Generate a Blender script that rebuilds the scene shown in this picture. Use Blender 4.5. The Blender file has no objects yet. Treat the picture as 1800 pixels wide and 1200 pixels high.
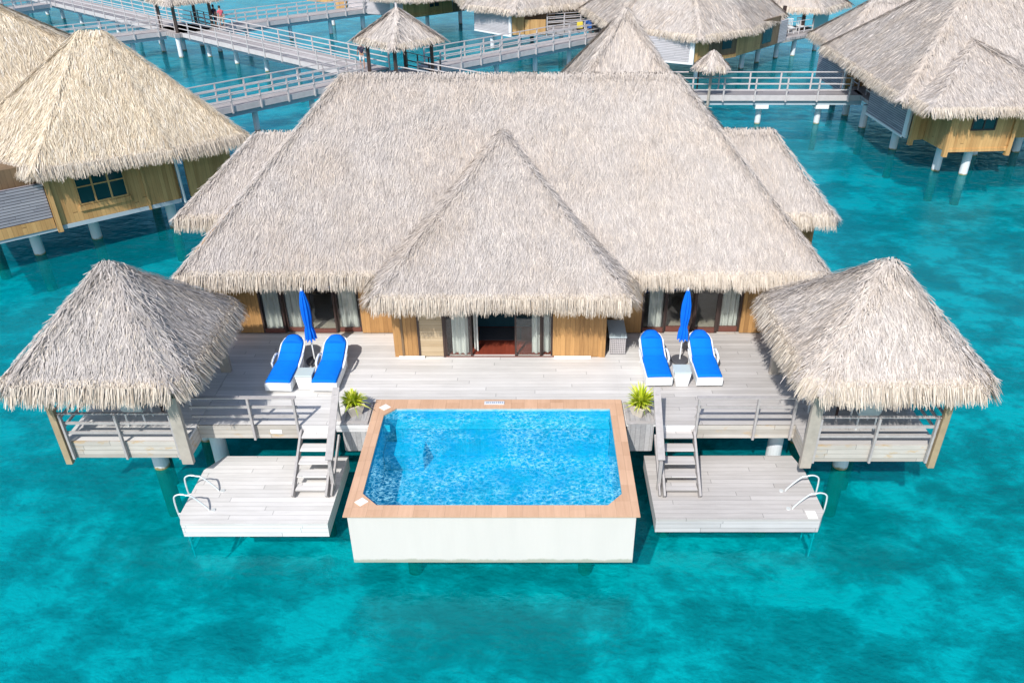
import bpy, bmesh, math, random
import numpy as np
from mathutils import Vector, Matrix
R = math.radians
rng = np.random.default_rng(7)
rnd = random.Random(5)
sc = bpy.context.scene
col = sc.collection
SEA = -1.8

# ------------------------------------------------------------------ nodes
def new_mat(name):
    m = bpy.data.materials.new(name); m.use_nodes = True
    nt = m.node_tree; nt.nodes.clear()
    out = nt.nodes.new('ShaderNodeOutputMaterial')
    return m, nt, out
def N(nt, t, **k):
    n = nt.nodes.new(t)
    for a, b in k.items():
        if a.startswith('i_'):
            n.inputs[a[2:].replace('_', ' ')].default_value = b
        else: setattr(n, a, b)
    return n
def L(nt, a, b): nt.links.new(a, b)
def ramp(nt, fac, stops, interp='LINEAR'):
    r = nt.nodes.new('ShaderNodeValToRGB'); r.color_ramp.interpolation = interp
    e = r.color_ramp.elements
    while len(e) < len(stops): e.new(0.5)
    for k, (p, c) in enumerate(stops):
        e[k].position = p; e[k].color = (c[0], c[1], c[2], 1)
    L(nt, fac, r.inputs[0]); return r.outputs[0]
def noise(nt, vec, scale, detail=4, rough=.55, dist=0):
    n = N(nt, 'ShaderNodeTexNoise'); n.inputs['Scale'].default_value = scale
    n.inputs['Detail'].default_value = detail; n.inputs['Roughness'].default_value = rough
    n.inputs['Distortion'].default_value = dist
    L(nt, vec, n.inputs['Vector']); return n.outputs['Fac']
def mapping(nt, vec, scale=(1, 1, 1), loc=(0, 0, 0), rot=(0, 0, 0)):
    m = N(nt, 'ShaderNodeMapping'); m.inputs['Scale'].default_value = scale
    m.inputs['Location'].default_value = loc; m.inputs['Rotation'].default_value = rot
    L(nt, vec, m.inputs['Vector']); return m.outputs[0]
def obco(nt): return N(nt, 'ShaderNodeTexCoord').outputs['Object']
def mix(nt, f, a, b, mode='MIX'):
    m = N(nt, 'ShaderNodeMix', data_type='RGBA', blend_type=mode)
    for s, v in ((m.inputs[0], f), (m.inputs[6], a), (m.inputs[7], b)):
        if hasattr(v, 'links'): L(nt, v, s)
        elif isinstance(v, (int, float)): s.default_value = v
        else: s.default_value = (v[0], v[1], v[2], 1)
    return m.outputs[2]
def math_(nt, op, a, b=0., c=None):
    m = N(nt, 'ShaderNodeMath', operation=op)
    for s, v in zip(m.inputs, (a, b, c)):
        if v is None: continue
        if hasattr(v, 'links'): L(nt, v, s)
        else: s.default_value = v
    return m.outputs[0]
def principled(nt, out, color, rough=.6, spec=.4, metal=0, normal=None):
    p = N(nt, 'ShaderNodeBsdfPrincipled')
    if hasattr(color, 'links'): L(nt, color, p.inputs['Base Color'])
    else: p.inputs['Base Color'].default_value = (*color, 1)
    if hasattr(rough, 'links'): L(nt, rough, p.inputs['Roughness'])
    else: p.inputs['Roughness'].default_value = rough
    p.inputs['Specular IOR Level'].default_value = spec
    p.inputs['Metallic'].default_value = metal
    if normal is not None: L(nt, normal, p.inputs['Normal'])
    if out is not None: L(nt, p.outputs[0], out.inputs[0])
    return p
def bump(nt, h, strength=.5, dist=.05):
    b = N(nt, 'ShaderNodeBump'); b.inputs['Strength'].default_value = strength
    b.inputs['Distance'].default_value = dist; L(nt, h, b.inputs['Height']); return b.outputs[0]

def plain(name, c, rough=.55, spec=.4, metal=0, var=.12, scale=6., b=0.15):
    m, nt, out = new_mat(name); v = obco(nt)
    n = noise(nt, v, scale, 5)
    c2 = mix(nt, n, [x * (1 - var) for x in c], [min(1, x * (1 + var)) for x in c])
    principled(nt, out, c2, rough, spec, metal, bump(nt, n, b, .01))
    return m
def boards(name, ca, cb, width=.14, axis=1, gap=.06, gapc=.35, rough=.75, seg=2.6, patch=None, stain=None):
    """planks laid side by side along `axis`, running along the other one"""
    m, nt, out = new_mat(name); v = obco(nt)
    s = N(nt, 'ShaderNodeSeparateXYZ'); L(nt, v, s.inputs[0])
    a = s.outputs[axis]
    run = s.outputs[{1: 0, 0: 1, 2: 0}[axis]]
    if axis == 0: run = s.outputs[2] if 'wall' in name else s.outputs[1]
    q = math_(nt, 'DIVIDE', a, width)
    idx = math_(nt, 'FLOOR', q); fr = math_(nt, 'FRACT', q)
    wn = N(nt, 'ShaderNodeTexWhiteNoise', noise_dimensions='1D'); L(nt, idx, wn.inputs['W'])
    off = math_(nt, 'MULTIPLY', wn.outputs[0], 7.)
    rs = math_(nt, 'DIVIDE', math_(nt, 'ADD', run, off), seg)
    ridx = math_(nt, 'FLOOR', rs); rf = math_(nt, 'FRACT', rs)
    cmb = N(nt, 'ShaderNodeCombineXYZ'); L(nt, idx, cmb.inputs[0]); L(nt, ridx, cmb.inputs[1])
    w2 = N(nt, 'ShaderNodeTexWhiteNoise', noise_dimensions='2D'); L(nt, cmb.outputs[0], w2.inputs[0])
    sc3 = [18., 18., 18.]
    sc3[{1: 0, 0: (2 if 'wall' in name else 1), 2: 0}[axis]] = 1.3
    grain = noise(nt, mapping(nt, v, sc3), 1., 5, .65)
    blot = noise(nt, v, .9, 4)
    f = math_(nt, 'ADD', math_(nt, 'MULTIPLY', w2.outputs[0], .34), math_(nt, 'MULTIPLY', grain, .66))
    f = math_(nt, 'ADD', math_(nt, 'MULTIPLY', f, .75), math_(nt, 'MULTIPLY', blot, .35))
    c = ramp(nt, f, [(.25, ca), (.75, cb)])
    if patch:
        pn = noise(nt, mapping(nt, v, (.35, .35, .35), (3, 1, 0)), 1.6, 3)
        c = mix(nt, ramp(nt, pn, [(.5, (0, 0, 0)), (.62, (.8, .8, .8))]), c, patch)
    if stain:
        pn = noise(nt, mapping(nt, v, (1.4, 4, 4), (8, 1, 0)), 1.2, 4, .7)
        c = mix(nt, ramp(nt, pn, [(.56, (0, 0, 0)), (.68, (.75, .75, .75))]), c, stain)
    g1 = math_(nt, 'LESS_THAN', fr, gap)
    g2 = math_(nt, 'LESS_THAN', rf, .004)
    g = math_(nt, 'MAXIMUM', g1, g2)
    c = mix(nt, math_(nt, 'MULTIPLY', g, 1 - gapc), c, [x * .25 for x in ca])
    h = math_(nt, 'SUBTRACT', math_(nt, 'MULTIPLY', grain, .3), g)
    principled(nt, out, c, rough, .3, 0, bump(nt, h, .5, .012))
    return m

M = {}
M['deck'] = boards('deck_boards_white', (.50, .48, .455), (.74, .715, .69), .145, 1, .05, .6, seg=4.5)
M['deck_grey'] = boards('deck_boards_grey', (.38, .355, .335), (.58, .55, .53), .145, 1, .05, .6, seg=4.5)
M['fascia'] = boards('fascia_boards', (.31, .28, .24), (.56, .52, .47), .13, 2, stain=(.52, .34, .15))
M['fascia_white'] = boards('fascia_white', (.55, .53, .52), (.78, .76, .75), .13, 2)
M['grey_wood'] = boards('grey_wood', (.24, .235, .24), (.46, .45, .45), .12, 0, stain=(.45, .44, .43))
M['rail_wood'] = plain('rail_wood', (.40, .375, .365), .8, .2, 0, .25, 9)
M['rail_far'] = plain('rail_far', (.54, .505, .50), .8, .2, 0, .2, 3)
M['post_wood'] = plain('post_wood', (.40, .36, .31), .8, .2, 0, .3, 4)
M['post_gold'] = plain('post_gold', (.38, .29, .18), .7, .2, 0, .3, 4)
M['wall'] = boards('wall_boards', (.22, .11, .04), (.54, .30, .115), .125, 0, .05, .5, .55, 9.)
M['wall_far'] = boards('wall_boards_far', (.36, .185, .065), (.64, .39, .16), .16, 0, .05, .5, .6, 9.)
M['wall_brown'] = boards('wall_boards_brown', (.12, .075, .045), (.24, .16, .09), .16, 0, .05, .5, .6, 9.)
M['slats'] = boards('slats_grey', (.20, .19, .22), (.42, .40, .43), .11, 2, .22, .1, .8, 1.8)
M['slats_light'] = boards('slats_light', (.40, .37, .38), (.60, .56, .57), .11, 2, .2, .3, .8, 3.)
M['walk'] = boards('walk_boards', (.27, .24, .235), (.50, .46, .45), .30, 1, .12, .3, .8, 6.)
M['beam'] = plain('concrete_beam', (.42, .50, .55), .8, .2, 0, .12, 1.2)
M['frame'] = plain('dark_frame', (.055, .035, .03), .4, .4)
M['frame_red'] = plain('sill_red', (.16, .06, .045), .5, .4)
M['white'] = plain('white_paint', (.80, .80, .79), .45, .4, 0, .04, 3)
M['plastic'] = plain('white_plastic', (.80, .82, .82), .35, .5, 0, .03, 3, .03)
m, nt, out = new_mat('white_stucco'); v = obco(nt)
st = noise(nt, mapping(nt, v, (3.2, 3.2, .35)), 1., 5, .65)
bl = noise(nt, v, .8, 4); sz = N(nt, 'ShaderNodeSeparateXYZ'); L(nt, v, sz.inputs[0])
c = mix(nt, st, (.60, .57, .53), (.70, .655, .61)); c = mix(nt, math_(nt, 'MULTIPLY', bl, .35), c, (.66, .63, .59))
ed = math_(nt, 'ADD', sz.outputs[2], math_(nt, 'MULTIPLY', st, -.16))
c = mix(nt, ramp(nt, ed, [(-.0, (1, 1, 1)), (.05, (0, 0, 0))]), c, (.40, .41, .33))
principled(nt, out, c, .8, .2, 0, bump(nt, bl, .2, .02)); M['stucco'] = m
M['tabletop'] = plain('tabletop', (.52, .60, .60), .3, .5, 0, .05)
M['steel'] = plain('steel', (.78, .82, .82), .25, .5, .35, .05)
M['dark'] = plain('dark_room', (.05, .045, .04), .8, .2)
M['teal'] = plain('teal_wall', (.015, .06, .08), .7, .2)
M['redfloor'] = boards('red_floor', (.17, .03, .015), (.27, .06, .035), .12, 0, .04, .5, .35, 2.)
M['sand_floor'] = plain('pale_floor', (.42, .37, .30), .6, .3)
M['base_grey'] = plain('dark_base', (.09, .09, .10), .6, .3)
M['soil'] = plain('soil', (.10, .07, .05), .95, .1, 0, .4, 20)
M['pot'] = plain('pot', (.60, .54, .45), .8, .2, 0, .2, 5)
M['blinds'] = boards('wall_blinds', (.40, .29, .17), (.56, .44, .29), .05, 2, .2, .6, .7, 9.)
M['tile_white'] = plain('white_lid', (.85, .84, .80), .4, .4, 0, .03)
M['coping'] = boards('coping_tiles', (.50, .295, .18), (.70, .445, .295), .32, 0, .025, .75, .6, .5)
M['plate'] = plain('plate', (.62, .65, .70), .5, .3)
M['ink'] = plain('ink', (.22, .26, .34), .6, .3)

def fabric(name, c):
    m, nt, out = new_mat(name); v = obco(nt)
    n = noise(nt, v, 4., 3)
    w = noise(nt, v, 160., 2)
    cc = mix(nt, n, [x * .88 for x in c], [min(1, x * 1.1) for x in c])
    principled(nt, out, cc, .85, .15, 0, bump(nt, math_(nt, 'ADD', n, math_(nt, 'MULTIPLY', w, .15)), .35, .03))
    return m
M['blue'] = fabric('blue_canvas', (.002, .19, .78))
M['blue_par'] = fabric('blue_canvas_dark', (.003, .15, .72))
M['curtain'] = fabric('curtain', (.64, .64, .60))
M['skin'] = plain('skin', (.45, .26, .18), .5)
M['pink'] = fabric('pink_cloth', (.75, .16, .20)); M['navy'] = fabric('dark_cloth', (.05, .05, .09))
M['beige'] = fabric('beige_cloth', (.60, .50, .38)); M['straw'] = plain('straw', (.60, .45, .22), .9)
M['hair'] = plain('hair', (.03, .02, .015), .6)
M['yellow'] = plain('yellow_plastic', (.70, .55, .05)); M['blue_p'] = plain('blue_plastic', (.03, .12, .40))

# white piles, weathered near the waterline
m, nt, out = new_mat('pile_paint'); v = obco(nt); g = N(nt, 'ShaderNodeNewGeometry')
s = N(nt, 'ShaderNodeSeparateXYZ'); L(nt, g.outputs['Position'], s.inputs[0])
nz = noise(nt, v, 6, 4)
h = math_(nt, 'ADD', s.outputs[2], math_(nt, 'MULTIPLY', nz, .22))
c = ramp(nt, math_(nt, 'MULTIPLY_ADD', h, .5, 1.5), [(.60, (.12, .12, .06)), (.665, (.30, .24, .10)), (.70, (.72, .74, .76))])
principled(nt, out, c, .7, .3, 0, bump(nt, nz, .2, .02)); M['pile'] = m

# plant leaves
m, nt, out = new_mat('leaf'); g = N(nt, 'ShaderNodeNewGeometry')
c = ramp(nt, g.outputs['Random Per Island'], [(0, (.20, .32, .01)), (.3, (.42, .55, .02)), (.7, (.70, .74, .05)), (1, (.84, .82, .28))])
p = principled(nt, None, c, .45, .4)
t = N(nt, 'ShaderNodeBsdfTranslucent'); L(nt, c, t.inputs[0])
ms = N(nt, 'ShaderNodeMixShader'); ms.inputs[0].default_value = .3
L(nt, p.outputs[0], ms.inputs[1]); L(nt, t.outputs[0], ms.inputs[2]); L(nt, ms.outputs[0], out.inputs[0]); M['leaf'] = m

# window glass
m, nt, out = new_mat('glass')
tr = N(nt, 'ShaderNodeBsdfTransparent'); tr.inputs[0].default_value = (.93, .95, .94, 1)
gl = N(nt, 'ShaderNodeBsdfGlossy'); gl.inputs['Roughness'].default_value = .03
fz = N(nt, 'ShaderNodeLayerWeight')
f2 = math_(nt, 'MULTIPLY_ADD', math_(nt, 'POWER', fz.outputs['Facing'], 4.), .8, .06)
ms = N(nt, 'ShaderNodeMixShader'); L(nt, f2, ms.inputs[0]); L(nt, tr.outputs[0], ms.inputs[1]); L(nt, gl.outputs[0], ms.inputs[2])
L(nt, ms.outputs[0], out.inputs[0]); M['glass'] = m

# thatch
def thatch(name, stops, tone_a, tone_b):
    m, nt, out = new_mat(name); g = N(nt, 'ShaderNodeNewGeometry')
    c = ramp(nt, g.outputs['Random Per Island'], stops)
    v = obco(nt)
    n = noise(nt, v, .45, 4, .6)
    n2 = noise(nt, v, 3.0, 3, .6)
    tone = mix(nt, ramp(nt, n, [(.38, (0, 0, 0)), (.62, (1, 1, 1))]), tone_a, tone_b)
    c = mix(nt, 1., c, tone, 'MULTIPLY')
    c = mix(nt, 1., c, ramp(nt, n2, [(.3, (.86, .86, .86)), (.7, (1.08, 1.07, 1.05))]), 'MULTIPLY')
    principled(nt, out, c, .85, .15)
    return m
def thatch_base(name, a, b):
    m, nt, out = new_mat(name); v = obco(nt)
    n = noise(nt, mapping(nt, v, (30, 8, 8)), 1., 4, .7)
    n2 = noise(nt, v, 1.2, 4)
    c = mix(nt, math_(nt, 'MULTIPLY_ADD', n2, .4, math_(nt, 'MULTIPLY', n, .6)), a, b)
    principled(nt, out, c, .9, .1, 0, bump(nt, n, .8, .04))
    return m
GREY = [(0, (.34, .30, .27)), (.10, (.47, .42, .39)), (.5, (.565, .515, .48)), (.88, (.635, .58, .545)), (1, (.68, .61, .53))]
GREYD = [(0, (.32, .29, .27)), (.15, (.43, .395, .375)), (.5, (.50, .46, .435)), (.88, (.57, .525, .50)), (1, (.68, .60, .50))]
GOLD = [(0, (.46, .36, .25)), (.15, (.62, .51, .37)), (.5, (.75, .645, .49)), (.85, (.84, .745, .60)), (1, (.84, .78, .70))]
CREAM = [(0, (.34, .28, .22)), (.15, (.50, .43, .36)), (.6, (.62, .55, .47)), (1, (.70, .63, .55))]
M['thatch'] = thatch('thatch_grey', GREY, (1, 1, 1), (.97, .93, .88))
M['thatch_d'] = thatch('thatch_weathered', GREYD, (1, 1, 1), (.95, .93, .92))
M['thatch_gold'] = thatch('thatch_gold', GOLD, (1, 1, 1), (.93, .93, .95))
M['fringe'] = thatch('thatch_fringe', CREAM, (1, 1, 1), (.95, .93, .9))
M['tb'] = thatch_base('thatch_base', (.38, .34, .315), (.53, .48, .445))
M['tb_gold'] = thatch_base('thatch_base_gold', (.46, .38, .27), (.64, .54, .40))
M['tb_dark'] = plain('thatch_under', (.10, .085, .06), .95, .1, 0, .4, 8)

# ------------------------------------------------------------------ mesh helpers
def tag(o, label=None, cat=None, group=None, kind=None):
    if label: o['label'] = label
    if cat: o['category'] = cat
    if group: o['group'] = group
    if kind: o['kind'] = kind
    return o
def empty(name, loc, label, cat, group=None, rz=0):
    o = bpy.data.objects.new(name, None); col.objects.link(o)
    o.location = loc; o.rotation_euler = (0, 0, rz); o.empty_display_size = .2
    return tag(o, label, cat, group)
def copy_tree(o, parent=None):
    c = o.copy(); col.objects.link(c); c.parent = parent
    for ch in list(o.children): copy_tree(ch, c)
    return c
def orig(o):
    p = Vector((0, 0, 0))
    while o is not None: p = p + o.location; o = o.parent
    return p
class MB:
    def __init__(s, off=(0, 0, 0)): s.v = []; s.f = []; s.mi = []; s.off = Vector(off); s.cur = 0
    def add(s, vs, fs):
        n = len(s.v); s.v += [tuple(v) for v in vs]; s.f += [tuple(n + i for i in f) for f in fs]; s.mi += [s.cur] * len(fs); return s
    def box(s, x0, x1, y0, y1, z0, z1):
        vs = [(x, y, z) for z in (z0, z1) for y in (y0, y1) for x in (x0, x1)]
        return s.add(vs, [(0, 2, 3, 1), (4, 5, 7, 6), (0, 1, 5, 4), (2, 6, 7, 3), (0, 4, 6, 2), (1, 3, 7, 5)])
    def bar(s, a, b, w, h, up=(0, 0, 1)):
        a = Vector(a); b = Vector(b); d = (b - a).normalized(); u = Vector(up)
        if abs(d.dot(u)) > .98: u = Vector((0, 1, 0))
        x = d.cross(u).normalized(); y = x.cross(d).normalized()
        vs = []
        for p in (a, b):
            for i, j in ((-1, -1), (1, -1), (1, 1), (-1, 1)): vs.append(p + x * w / 2 * i + y * h / 2 * j)
        return s.add(vs, [(0, 1, 2, 3), (7, 6, 5, 4), (0, 4, 5, 1), (1, 5, 6, 2), (2, 6, 7, 3), (3, 7, 4, 0)])
    def tube(s, pts, r, n=10, cap=True):
        pts = [Vector(p) for p in pts]; rr = r if isinstance(r, (list, tuple)) else [r] * len(pts)
        k = len(s.v); ref = None
        for i, p in enumerate(pts):
            d = (pts[min(i + 1, len(pts) - 1)] - pts[max(i - 1, 0)]).normalized()
            if ref is None:
                u = Vector((0, 0, 1)) if abs(d.z) < .9 else Vector((1, 0, 0)); ref = d.cross(u).normalized()
            ref = (ref - d * ref.dot(d)).normalized(); y = d.cross(ref)
            for a in range(n):
                t = 2 * math.pi * a / n
                s.v.append(tuple(p + (ref * math.cos(t) + y * math.sin(t)) * rr[i]))
        for i in range(len(pts) - 1):
            for a in range(n):
                b = (a + 1) % n
                s.f.append((k + i * n + a, k + i * n + b, k + (i + 1) * n + b, k + (i + 1) * n + a)); s.mi.append(s.cur)
        if cap:
            s.f.append(tuple(k + a for a in range(n))[::-1]); s.mi.append(s.cur)
            s.f.append(tuple(k + (len(pts) - 1) * n + a for a in range(n))); s.mi.append(s.cur)
        return s
    def cyl(s, x, y, z0, z1, r, n=16, r1=None):
        return s.tube([(x, y, z0), (x, y, z1)], [r, r if r1 is None else r1], n)
    def prism(s, poly, z0, z1):
        n = len(poly)
        vs = [(x, y, z0) for x, y in poly] + [(x, y, z1) for x, y in poly]
        fs = [tuple(range(n))[::-1], tuple(range(n, 2 * n))] + [(i, (i + 1) % n, n + (i + 1) % n, n + i) for i in range(n)]
        return s.add(vs, fs)
    def obj(s, name, mats, parent=None, world=False, smooth=False, bev=0, label=None, loc=None):
        me = bpy.data.meshes.new(name)
        off = Vector((0, 0, 0))
        if world and parent is not None: off = orig(parent)
        if loc is not None: off = Vector(loc)
        me.from_pydata([(v[0] - off.x, v[1] - off.y, v[2] - off.z) for v in s.v], [], s.f)
        if not isinstance(mats, (list, tuple)): mats = [mats]
        for m in mats: me.materials.append(m)
        if len(mats) > 1: me.polygons.foreach_set('material_index', s.mi)
        if smooth:
            me.polygons.foreach_set('use_smooth', [True] * len(me.polygons))
        me.validate(); me.update()
        o = bpy.data.objects.new(name, me); col.objects.link(o)
        if loc is not None: o.location = loc if parent is None else Vector(loc) - orig(parent)
        if parent is not None: o.parent = parent
        if smooth == 'auto':
            pass
        if bev:
            b = o.modifiers.new('bevel', 'BEVEL'); b.width = bev; b.segments = 2; b.limit_method = 'ANGLE'
        if label: o['label'] = label
        return o

def np_obj(name, V, F4, mi, mats, parent, off):
    """V (n,3), F4 (m,4) quads"""
    V = V - np.array(off)[None, :]
    me = bpy.data.meshes.new(name)
    me.vertices.add(len(V)); me.vertices.foreach_set('co', V.astype(np.float32).ravel())
    n = len(F4)
    me.loops.add(4 * n); me.loops.foreach_set('vertex_index', F4.astype(np.int32).ravel())
    me.polygons.add(n); me.polygons.foreach_set('loop_start', np.arange(n, dtype=np.int32) * 4)
    me.polygons.foreach_set('material_index', mi.astype(np.int32))
    for m in mats: me.materials.append(m)
    me.update(calc_edges=True); me.validate()
    o = bpy.data.objects.new(name, me); col.objects.link(o)
    if parent is not None: o.parent = parent
    return o

def quads_from(P, D, Nn, Ln, W, roll, lift, taper=.45, droop=0.):
    """strand quads: base P, direction D, normal Nn (all (n,3)), returns verts (n*4,3)"""
    S = np.cross(Nn, D); S /= np.linalg.norm(S, axis=1)[:, None] + 1e-9
    Wv = S * np.cos(roll)[:, None] + Nn * np.sin(roll)[:, None]
    T = P + (D * np.cos(lift)[:, None] + Nn * np.sin(lift)[:, None]) * Ln[:, None]
    T[:, 2] -= droop * Ln
    w = (W / 2)[:, None]
    out = np.empty((len(P), 4, 3))
    out[:, 0] = P - Wv * w; out[:, 1] = P + Wv * w
    out[:, 2] = T + Wv * w * taper; out[:, 3] = T - Wv * w * taper
    return out.reshape(-1, 3)

def hip_faces(poly, r0, r1):
    """poly: list of (x,y,z) eave points counter-clockwise; r0,r1 ridge ends."""
    r0 = np.array(r0, float); r1 = np.array(r1, float)
    P = [np.array(p, float) for p in poly]
    near = [0 if np.linalg.norm(p[:2] - r0[:2]) <= np.linalg.norm(p[:2] - r1[:2]) else 1 for p in P]
    fs = []; hips = []
    n = len(P); rr = (r0, r1)
    for i in range(n):
        j = (i + 1) % n
        if near[i] == near[j]: fs.append(([P[i], P[j], rr[near[i]]], (P[i], P[j])))
        else: fs.append(([P[i], P[j], rr[near[j]], rr[near[i]]], (P[i], P[j])))
        hips.append((P[i], rr[near[i]]))
    return fs, hips

def make_roof(name, parent, poly2, ze, r0, r1, dens=110, SL=.23, SW=.015, fr_d=200, mats=None, capw=.16,
              fr_len=.42, drop=.33, bulge=.12, label=None, cap_d=160, sag=.0):
    mats = mats or [M['tb'], M['thatch'], M['fringe'], M['tb_dark']]
    poly = [(x, y, ze + drop) for x, y in poly2]
    faces, hips = hip_faces(poly, r0, r1)
    V = []; F = []; MI = []
    def add_tri_grid(tri, k, mi):
        a, b, c = tri; base = sum(len(x) for x in V)
        pts = []; idx = {}
        for i in range(k + 1):
            for j in range(k + 1 - i):
                idx[(i, j)] = len(pts)
                p = a + (b - a) * i / k + (c - a) * j / k
                pts.append(p)
        V.append(np.array(pts))
        for i in range(k):
            for j in range(k - i):
                q = [idx[(i, j)], idx[(i + 1, j)], idx[(i, j + 1)]]
                F.append([base + q[0], base + q[1], base + q[2], base + q[2]]); MI.append(mi)
                if j < k - i - 1:
                    F.append([base + idx[(i + 1, j)], base + idx[(i + 1, j + 1)], base + idx[(i, j + 1)], base + idx[(i, j + 1)]]); MI.append(mi)
    tris_mesh = []
    mb_v = []; mb_f = []; mb_mi = []
    # base shell as triangles (own small mesh data), made thick
    for pts, _e in faces:
        k = len(mb_v); mb_v += [tuple(p) for p in pts]; mb_f.append(tuple(range(k, k + len(pts)))); mb_mi.append(0)
        k = len(mb_v); mb_v += [(p[0], p[1], p[2] - .22) for p in pts]; mb_f.append(tuple(range(k, k + len(pts)))[::-1]); mb_mi.append(3)
    n = len(poly)
    for i in range(n):
        a = poly[i]; b = poly[(i + 1) % n]; k = len(mb_v)
        mb_v += [a, b, (b[0], b[1], b[2] - .22), (a[0], a[1], a[2] - .22)]; mb_f.append((k + 3, k + 2, k + 1, k)); mb_mi.append(3)
    strandV = []; strandM = []
    up = np.array([0, 0, 1.])
    for pts, (ea, eb) in faces:
        nrm = np.cross(pts[1] - pts[0], pts[-1] - pts[0]); nrm /= np.linalg.norm(nrm)
        if nrm[2] < 0: nrm = -nrm
        down = -up + nrm * nrm[2]; down /= np.linalg.norm(down)
        side = np.cross(nrm, down)
        vis = 1.0 if nrm[1] < .35 else .25        # fewer strands on slopes facing straight away
        tri = [(pts[0], pts[k], pts[k + 1]) for k in range(1, len(pts) - 1)]
        for a, b, c in tri:
            area = .5 * np.linalg.norm(np.cross(b - a, c - a)); m_ = int(area * dens * vis)
            if m_ < 1: continue
            u = rng.random(m_); w = rng.random(m_); fl = u + w > 1; u[fl] = 1 - u[fl]; w[fl] = 1 - w[fl]
            P = a + (b - a) * u[:, None] + (c - a) * w[:, None]
            hgt = P @ np.array([.9, .7, .8]); ph = P @ np.array([1.7, -.6, .5])
            ang = rng.normal(0, .24, m_) + .16 * np.sin(hgt * 1.9) * np.sin(ph * 1.3)
            D = down * np.cos(ang)[:, None] + side * np.sin(ang)[:, None]
            P = P + nrm * (rng.random(m_) * .03 + .005)[:, None] - down * .1
            Nn = np.repeat(nrm[None], m_, 0)
            strandV.append(quads_from(P, D, Nn, SL * (.55 + .9 * rng.random(m_)), SW * (.6 + .9 * rng.random(m_)),
                                      rng.normal(0, .25, m_), rng.random(m_) * .07 - .01)); strandM.append(np.full(m_, 1))
        # fringe
        e = eb - ea; Le = np.linalg.norm(e); eu = e / Le
        outw = np.cross(eu, up)
        if np.dot(outw, down) < 0: outw = -outw
        m_ = int(Le * fr_d * (vis if vis == 1 else .35))
        if m_ < 1: continue
        t = rng.random(m_); back = rng.random(m_) ** 1.3
        P = ea + e * t[:, None] - down * (back * .26)[:, None] + nrm * (.02 + .10 * (1 - back) * rng.random(m_))[:, None]
        th = .35 + .75 * rng.random(m_)            # how far it turns down
        ang = rng.normal(0, .10, m_)
        D = down * np.cos(th)[:, None] - up * np.sin(th)[:, None] + eu * np.sin(ang)[:, None] + outw * .06
        D /= np.linalg.norm(D, axis=1)[:, None]
        Nn = np.cross(np.repeat(eu[None], m_, 0), D); Nn /= np.linalg.norm(Nn, axis=1)[:, None]
        sg = np.sign(Nn @ (outw + up)); Nn *= sg[:, None]
        clump = .75 + .45 * np.sin((t * Le) * 13.1 + .6 * np.sin(t * Le * 2.3)) * np.sin((t * Le) * 3.7 + 1) + .35 * np.sin((t * Le) * 1.3)
        strandV.append(quads_from(P, D, Nn, fr_len * (.72 + .33 * rng.random(m_)) * (.85 + .2 * clump), SW * (.7 + .9 * rng.random(m_)),
                                  rng.normal(0, .32, m_), rng.normal(0, .05, m_), .35)); strandM.append(np.full(m_, 2))
    # hip and ridge caps
    lines = [(a, b, 1) for a, b in hips]
    r0a, r1a = np.array(r0, float), np.array(r1, float)
    if np.linalg.norm(r1a - r0a) > .05: lines.append((r0a, r1a, 0))
    for a, b, hip in lines:
        d = a - b; Ld = np.linalg.norm(d); d = d / Ld
        sd = np.cross(d, up); sd /= np.linalg.norm(sd); nn = np.cross(sd, d); nn *= np.sign(nn[2])
        m_ = int(Ld * cap_d)
        t = rng.random(m_); o = rng.normal(0, capw * .6, m_)
        P = b + (a - b) * t[:, None] + sd * o[:, None] + nn * (.07 - np.abs(o) * .55 + .03 * rng.random(m_))[:, None]
        if hip:
            ang = rng.normal(0, .28, m_) + np.sign(o) * .12
            D = d * np.cos(ang)[:, None] + sd * np.sin(ang)[:, None]
        else:
            sg = np.sign(o)[:, None]; D = sd * sg * .8 - up * .6 + d * rng.normal(0, .25, m_)[:, None]
        D /= np.linalg.norm(D, axis=1)[:, None]
        Nn = np.repeat(nn[None], m_, 0)
        strandV.append(quads_from(P, D, Nn, SL * (.5 + .7 * rng.random(m_)), SW * (.6 + .8 * rng.random(m_)), rng.normal(0, .2, m_), rng.normal(0, .04, m_)))
        strandM.append(np.full(m_, 1))
    off = orig(parent) if parent is not None else Vector((0, 0, 0))
    SV = np.concatenate(strandV); SM = np.concatenate(strandM)
    ns = len(SM); base_n = len(mb_v)
    allV = np.concatenate([np.array(mb_v, float), SV]) - np.array(off)[None]
    me = bpy.data.meshes.new(name)
    lt = [len(f) for f in mb_f] + [4] * ns
    loops = np.concatenate([np.concatenate([np.array(f) for f in mb_f]), base_n + np.arange(ns * 4)]).astype(np.int32)
    ls = np.concatenate([[0], np.cumsum(lt)[:-1]]).astype(np.int32)
    me.vertices.add(len(allV)); me.vertices.foreach_set('co', allV.astype(np.float32).ravel())
    me.loops.add(len(loops)); me.loops.foreach_set('vertex_index', loops)
    me.polygons.add(len(lt)); me.polygons.foreach_set('loop_start', ls)
    me.polygons.foreach_set('material_index', np.concatenate([np.array(mb_mi), SM]).astype(np.int32))
    for m in mats: me.materials.append(m)
    me.update(calc_edges=True); me.validate()
    o = bpy.data.objects.new(name, me); col.objects.link(o); o.parent = parent
    if label: o['label'] = label
    return o

TH_W = [M['tb'], M['thatch'], M['fringe'], M['tb_dark']]
TH_D = [M['tb'], M['thatch_d'], M['fringe'], M['tb_dark']]
TH_G = [M['tb_gold'], M['thatch_gold'], M['fringe'], M['tb_dark']]

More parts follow.
